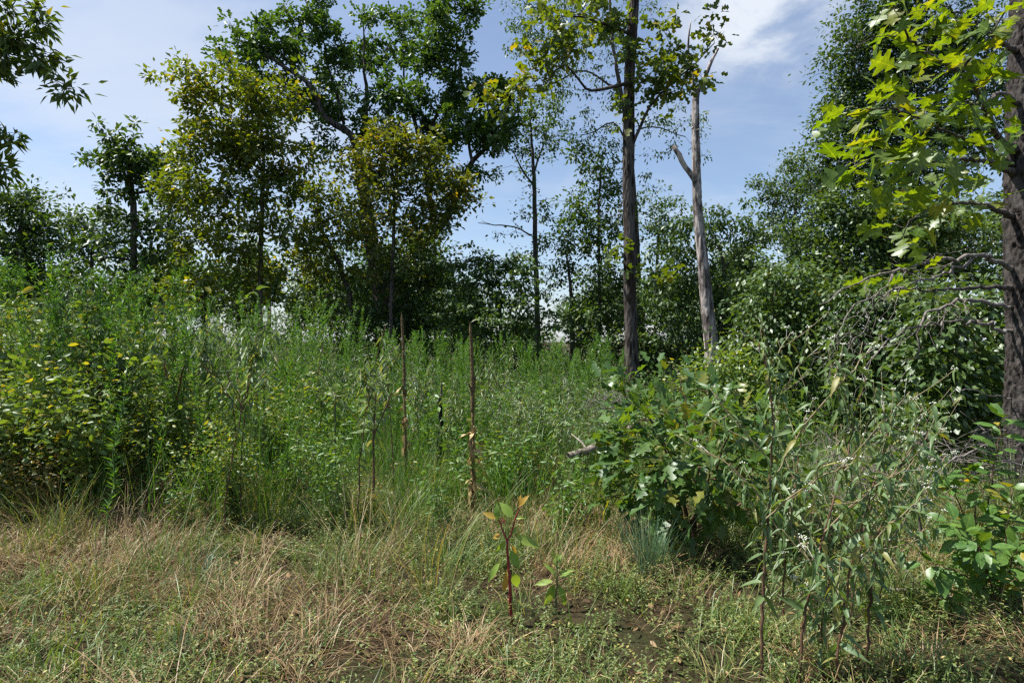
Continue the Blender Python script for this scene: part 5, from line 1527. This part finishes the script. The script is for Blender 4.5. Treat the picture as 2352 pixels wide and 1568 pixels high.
poke('hickory_seedling', 'bright yellow-green seedling with a palm-like top in the green stand', 6.6,
     [[(770, 1010, 5, 0), (770, 950, 5, 0), (768, 905, 4, 0)]],
     [(768, 905, 745, 898, 1.), (768, 903, 755, 885, 1.), (768, 902, 770, 878, 1.), (768, 903, 785, 888, 1.), (768, 905, 795, 902, 1.), (769, 925, 746, 930, .9), (769, 925, 794, 932, .9), (770, 945, 748, 960, .8), (770, 950, 796, 965, .8), (770, 965, 752, 985, .8), (770, 965, 788, 990, .8)], mat='weed_stem', meshes=weed_leaves, ls=1.1, ws=1.7)
poke('sumac_seedling', 'yellowing narrow-leaved plant in front of the left mullein stalk', 5.2,
     [[(860, 1110, 5, 0), (858, 1020, 5, 0), (862, 930, 4, 0), (866, 870, 3, 0)], [(858, 1000, 3, 0), (880, 950, 3, 0), (900, 900, 2, 0)]],
     [(860, 930, 805, 935, .8), (862, 925, 815, 910, .9), (862, 960, 810, 975, .9), (860, 990, 805, 985, 1), (862, 960, 895, 975, 1), (866, 880, 820, 870, .8), (866, 880, 905, 868, .8), (866, 870, 850, 845, .8), (866, 870, 890, 848, .8), (860, 1010, 825, 1030, 1), (862, 1005, 890, 1030, 1), (885, 940, 915, 945, 1), (895, 910, 925, 900, .8), (900, 900, 905, 875, .8), (860, 1030, 840, 1060, 1.1), (860, 985, 885, 1000, 1)], mat='brown_stem', meshes=weed_leaves, ls=1.0, ws=1.0)


# ------------------------------------------------------------------ rush tuft, log, stumps, brush
def blades(P, az, L, lean, droop, W, var=None):
    n = len(P)
    t = np.array([0, .38, .72, 1.0])
    out = np.stack([np.cos(az), np.sin(az), np.zeros(n)], -1)
    side = np.stack([-np.sin(az), np.cos(az), np.zeros(n)], -1)
    twist = R.uniform(-.9, .9, n)[:, None]
    side = nrm(side + out * twist)
    pts = [P + out * (L * lean * tt ** 1.4)[:, None] + UP * (L * (tt * np.sqrt(np.clip(1 - lean * lean * .5, .2, 1)) - droop * tt ** 2.4))[:, None] for tt in t]
    V = np.zeros((n, 7, 3))
    for i, w in enumerate((.8, 1.0, .75)):
        V[:, 2 * i] = pts[i] - side * (W * .5 * w)[:, None]
        V[:, 2 * i + 1] = pts[i] + side * (W * .5 * w)[:, None]
    V[:, 6] = pts[3]
    V[:, :, 2] = np.maximum(V[:, :, 2], gz(V[:, :, 0], V[:, :, 1]) + .004)
    f = np.array([[0, 1, 3], [0, 3, 2], [2, 3, 5], [2, 5, 4], [4, 5, 6]])
    F = (f[None] + (np.arange(n) * 7)[:, None, None]).reshape(-1, 3)
    if var is None:
        var = R.random((n, 3))
    return V.reshape(-1, 3), F, np.repeat(var, 7, 0)


def rush(label, px, py, n, h, Y=None, mat='rush', name='rush_tuft', group=None):
    Y = Y or EYE * F_PX / (py - CY)
    x = (px - CX) / F_PX * Y
    base = np.array([x, Y, gz1(x, Y)])
    root = empty(name, base, label, 'grass tuft', group)
    P = base + np.stack([R.normal(0, .05, n), R.normal(0, .05, n), np.zeros(n)], -1)
    az = np.arctan2(P[:, 1] - base[1], P[:, 0] - base[0]) + R.normal(0, .8, n)
    V, Fc, va = blades(P, az, h * R.uniform(.55, 1.1, n), R.uniform(.05, .5, n), R.uniform(0, .25, n), np.full(n, .0042))
    build('blades', V, Fc, M[mat], root, base, var=va)['kind'] = 'stuff'
    return root


rush('blue-green rush tuft at the foot of the oak sapling', 1490, 1330, 240, .48)
rush('small blue-green rush tuft left of the oak sapling', 1440, 1270, 90, .36)
rush('blue-green grass tuft arching in the left foreground', 440, 1360, 46, .34)
rush('blue-green grass tuft close to the bottom, left of the pokeweed', 405, 1530, 40, .26)


def log_piece(name, label, cat, pts, Y, mat, rough=.08, stubs=0):
    q = smooth_path([np.append(at(px, py, Y + d), w * .5 * Y / F_PX) for px, py, w, d in pts], .06, .006)
    q[:, 2] = np.maximum(q[:, 2], gz(q[:, 0], q[:, 1]) + q[:, 3] * .6)
    base = q[0, :3].copy()
    root = empty(name, base, label, cat)
    V, Fc = tube(q[:, :3], q[:, 3], 12, rough)
    build('trunk', V, Fc, M[mat], root, base)
    for _ in range(stubs):
        i = int(R.integers(2, len(q) - 2))
        v = nrm(R.normal(size=3) + UP * .5)
        V, Fc = tube(np.array([q[i, :3], q[i, :3] + v * .12, q[i, :3] + v * .3 + R.normal(0, .03, 3)]), np.array([q[i, 3] * .4, q[i, 3] * .3, .003]), 5)
        build('branch_stub', V, Fc, M[mat], root, base)
    return root


log_piece('fallen_log', 'pale weathered log lying in the grass left of the oak sapling', 'log', [(1305, 1046, 15, 0), (1350, 1034, 17, .1), (1395, 1010, 17, .3), (1450, 985, 15, .5)], 5.9, 'log', stubs=2)
log_piece('fallen_branch', 'grey fallen branch on the ground below the glossy shrub', 'branch', [(2040, 1352, 7, 0), (2110, 1358, 10, 0), (2200, 1366, 9, .1), (2290, 1372, 8, .1)], 3.75, 'dead_twig', stubs=3)
log_piece('bent_dead_stem', 'bare grey dead stem bending over between the weeds and the glossy shrub', 'branch', [(2112, 1290, 7, 0), (2118, 1225, 7, 0), (2105, 1150, 6, 0), (2150, 1085, 5, 0), (2240, 1030, 4, .1), (2300, 1020, 2, .1)], 4.4, 'dead_twig')


def stump(label, px, py0, py1, w, Y, lean=0):
    a = at(px, py0, Y); b = at(px + lean, py1, Y)
    base = np.array([a[0], Y, gz1(a[0], Y)])
    root = empty('charred_stump', base, label, 'stump', 'charred stumps')
    q = smooth_path([np.append(base - UP * .05, w * .62 * Y / F_PX), np.append((base + b) / 2, w * .5 * Y / F_PX), np.append(b, w * .2 * Y / F_PX)], .04, .008)
    V, Fc = tube(q[:, :3], q[:, 3], 10, .13)
    build('trunk', V, Fc, M['char'], root, base)
    for _ in range(3):
        p = q[int(R.integers(1, len(q))), :3]
        V, Fc = tube(np.array([p, p + UP * R.uniform(.08, .2) + R.normal(0, .02, 3)]), np.array([.012, .002]), 5)
        build('splinter', V, Fc, M['char'], root, base)


stump('black charred stump beside the red-stemmed pokeweed at the left', 432, 1070, 952, 22, 7.4, 6)
stump('thin black charred stump left of the middle', 607, 1010, 935, 12, 8.2, 3)
stump('thin dark charred stick standing right of the tall mullein', 1205, 1010, 908, 6, 8.0, -10)
stump('split dark stump right of the tall mullein before the goldenrod', 1240, 1000, 935, 12, 8.2, 4)
stump('short charred stump hidden in the stand left of the tall mullein', 1010, 960, 905, 12, 7.2, 2)


def brush(label, px, py, Y, rad, n, ln):
    c = at(px, py, Y)
    base = np.array([c[0], Y, gz1(c[0], Y)])
    root = empty('brush_pile', base, label, 'brush')
    parts = []
    for _ in range(n):
        p = c + R.normal(0, rad, 3) * np.array([1, .7, .5])
        p[2] = max(p[2], base[2] + .02)
        v = nrm(R.normal(size=3) * np.array([1, 1, .6])) * R.uniform(.4, 1) * ln
        pp = np.array([p - v * .5, p + R.normal(0, .03, 3), p + v * .5 + R.normal(0, .04, 3)])
        pp[:, 2] = np.maximum(pp[:, 2], base[2] + .01)
        parts.append(tube(smooth_path(np.hstack([pp, np.full((3, 1), .003)]), .05)[:, :3], np.linspace(.0045, .0012, len(smooth_path(np.hstack([pp, np.full((3, 1), .003)]), .05))), 4))
    V, Fc = join(parts)
    build('twigs', V, Fc, M['dead_twig'], root, base, smooth=True)['kind'] = 'stuff'


brush('tangle of bare grey twigs left of the oak sapling', 1410, 925, 6.4, .16, 60, .4)
brush('heap of bare grey twigs under the white-flowered weeds', 1990, 1080, 5.2, .30, 130, .6)
brush('loose grey dead twigs under the leafy wall near the thick trunk', 2230, 1060, 5.4, .28, 70, .7)
brush('leaning dead sticks beside the charred stump at the left', 415, 1010, 6.6, .12, 16, .7)


# ------------------------------------------------------------------ grasses and ground cover
def spread_xy(n, y0, y1, p=1.0, side=1.3):
    u = R.random(n)
    Y = (y0 ** p + u * (y1 ** p - y0 ** p)) ** (1 / p)
    X = R.uniform(-1, 1, n) * (.86 * Y + side)
    return X, Y


def grass(name, label, mat, ntuft, per, y0, y1, Lr, lean, droop, W, keep, p=1.0, rad=.07):
    X, Y = spread_xy(ntuft, y0, y1, p)
    k = keep(X, Y) > R.random(ntuft)
    X, Y = X[k], Y[k]
    m = len(X)
    cl = np.repeat(np.arange(m), per)
    n = len(cl)
    ox, oy = R.normal(0, rad, n), R.normal(0, rad, n)
    x, y = X[cl] + ox, Y[cl] + oy
    P = np.stack([x, y, gz(x, y) - .005], -1)
    flop = R.uniform(0, 6.28, m)[cl]
    az = np.where(R.random(n) < .55, np.arctan2(oy, ox), flop) + R.normal(0, .5, n)
    sz = np.clip(R.lognormal(-.15, .42, m), .35, 2.0)[cl]
    crnd = R.random(m)[cl]
    var = np.stack([R.random(n), crnd, np.clip(R.random(n) * .75 + .25 * crnd, 0, 1)], -1)
    V, Fc, va = blades(P, az, R.uniform(*Lr, n) * sz, R.uniform(*lean, n), R.uniform(*droop, n), R.uniform(*W, n), var)
    return tag(build(name, V, Fc, M[mat], var=va), label, 'grass', kind='stuff')


def dryness(x, y):
    return np.clip(.22 + .6 * hash_noise(x * .8 + 3, y * .8, 1.1) - .09 * x, .05, 1)


grass('dry_grass', 'tan dry grass arching over the foreground', 'dry_grass', 2600, 46, 2.0, 9.0, (.10, .34), (.35, 1.15), (.2, .8), (.0024, .0050), dryness, p=1.3)
grass('green_grass', 'green grass blades mixed through the clearing', 'green_grass', 2200, 42, 2.0, 10, (.09, .30), (.2, 1.0), (.1, .7), (.0028, .0058), lambda x, y: np.clip((1.1 - dryness(x, y)) * np.clip(.75 + .9 * hash_noise(x * 2.6 + 5, y * 2.6, 1.0), .12, 1), .08, 1), p=1.3)
grass('mid_green_grass', 'knee-high green grass where the foreground meets the weeds', 'green_grass', 900, 40, 3.6, 8.0, (.25, .62), (.15, .7), (.05, .5), (.0024, .0046), lambda x, y: np.clip(.25 + .25 * (y - 3.6) + .2 * hash_noise(x, y, 1.3) - .5 * ((x > .9) & (y < 5)), .05, 1), p=1.2, rad=.09)
grass('mid_dry_grass', 'knee-high tan grass where the foreground meets the weeds', 'dry_grass', 520, 40, 3.3, 7.0, (.22, .55), (.3, .9), (.15, .6), (.002, .0036), lambda x, y: np.clip(dryness(x, y) - .5 * ((x > .9) & (y < 5)), .02, 1), p=1.2, rad=.09)
grass('tall_green_grass', 'taller bright green grass between the weeds further back', 'horse_leaf', 1400, 34, 5.2, 16, (.35, .85), (.08, .45), (0, .25), (.004, .007), lambda x, y: np.clip(1.2 - .35 * np.abs(x + 1), .15, 1), p=1.2, rad=.12)

# creeping leafy ground cover: short sprigs set with tiny leaflets
ns = 15000
X, Y = spread_xy(ns, 2.0, 8.5, 1.25)
k = np.clip((1.15 - .8 * dryness(X, Y)) * np.clip(.8 + .9 * hash_noise(X * 2.2, Y * 2.2 + 3, 1.0), .15, 1), .1, 1) > R.random(ns)
X, Y = X[k], Y[k]
ns = len(X)
per = 20
cl = np.repeat(np.arange(ns), per)
n = len(cl)
t = np.tile(np.linspace(.15, 1, per), ns)
az = R.uniform(0, 6.28, ns); hl = R.lognormal(-2.0, .45, ns); ln_ = R.uniform(.2, 1.1, ns)
ph = R.uniform(0, 6.28, n)
Pc = np.stack([X[cl] + np.cos(az)[cl] * ln_[cl] * hl[cl] * t ** 1.3, Y[cl] + np.sin(az)[cl] * ln_[cl] * hl[cl] * t ** 1.3, np.zeros(n)], -1)
Pc[:, 2] = gz(Pc[:, 0], Pc[:, 1]) + hl[cl] * t * .8 + .008
D = np.stack([np.cos(ph), np.sin(ph), R.uniform(-.2, .7, n)], -1)
crnd = R.random(ns)[cl]
V, Fc, va = leaves(Pc, D, UP + R.normal(0, .6, (n, 3)), R.uniform(.011, .028, n), R.uniform(.006, .012, n), 'd2', np.stack([R.random(n), crnd, np.clip(R.random(n) * .8 + .2 * crnd, 0, 1)], -1))
tag(build('ground_cover', V, Fc, M['cover_leaf'], var=va), 'low creeping small-leaved green ground cover in the foreground', 'ground cover', kind='stuff')

# fallen dry leaves and bits between the stems
n = 3000
X, Y = spread_xy(n, 2.0, 12, 1.2)
a = R.uniform(0, 6.28, n)
P = np.stack([X, Y, gz(X, Y) + R.uniform(.01, .05, n)], -1)
V, Fc, va = leaves(P, np.stack([np.cos(a), np.sin(a), R.normal(0, .25, n)], -1), UP + R.normal(0, .5, (n, 3)), R.uniform(.03, .08, n), R.uniform(.012, .035, n), 'd4')
tag(build('leaf_litter', V, Fc, M['dry_leaf_mass'], var=va), 'brown dead leaves lying between the grass stems', 'leaf litter', kind='stuff')
print('TRIANGLES', TRIS[0])
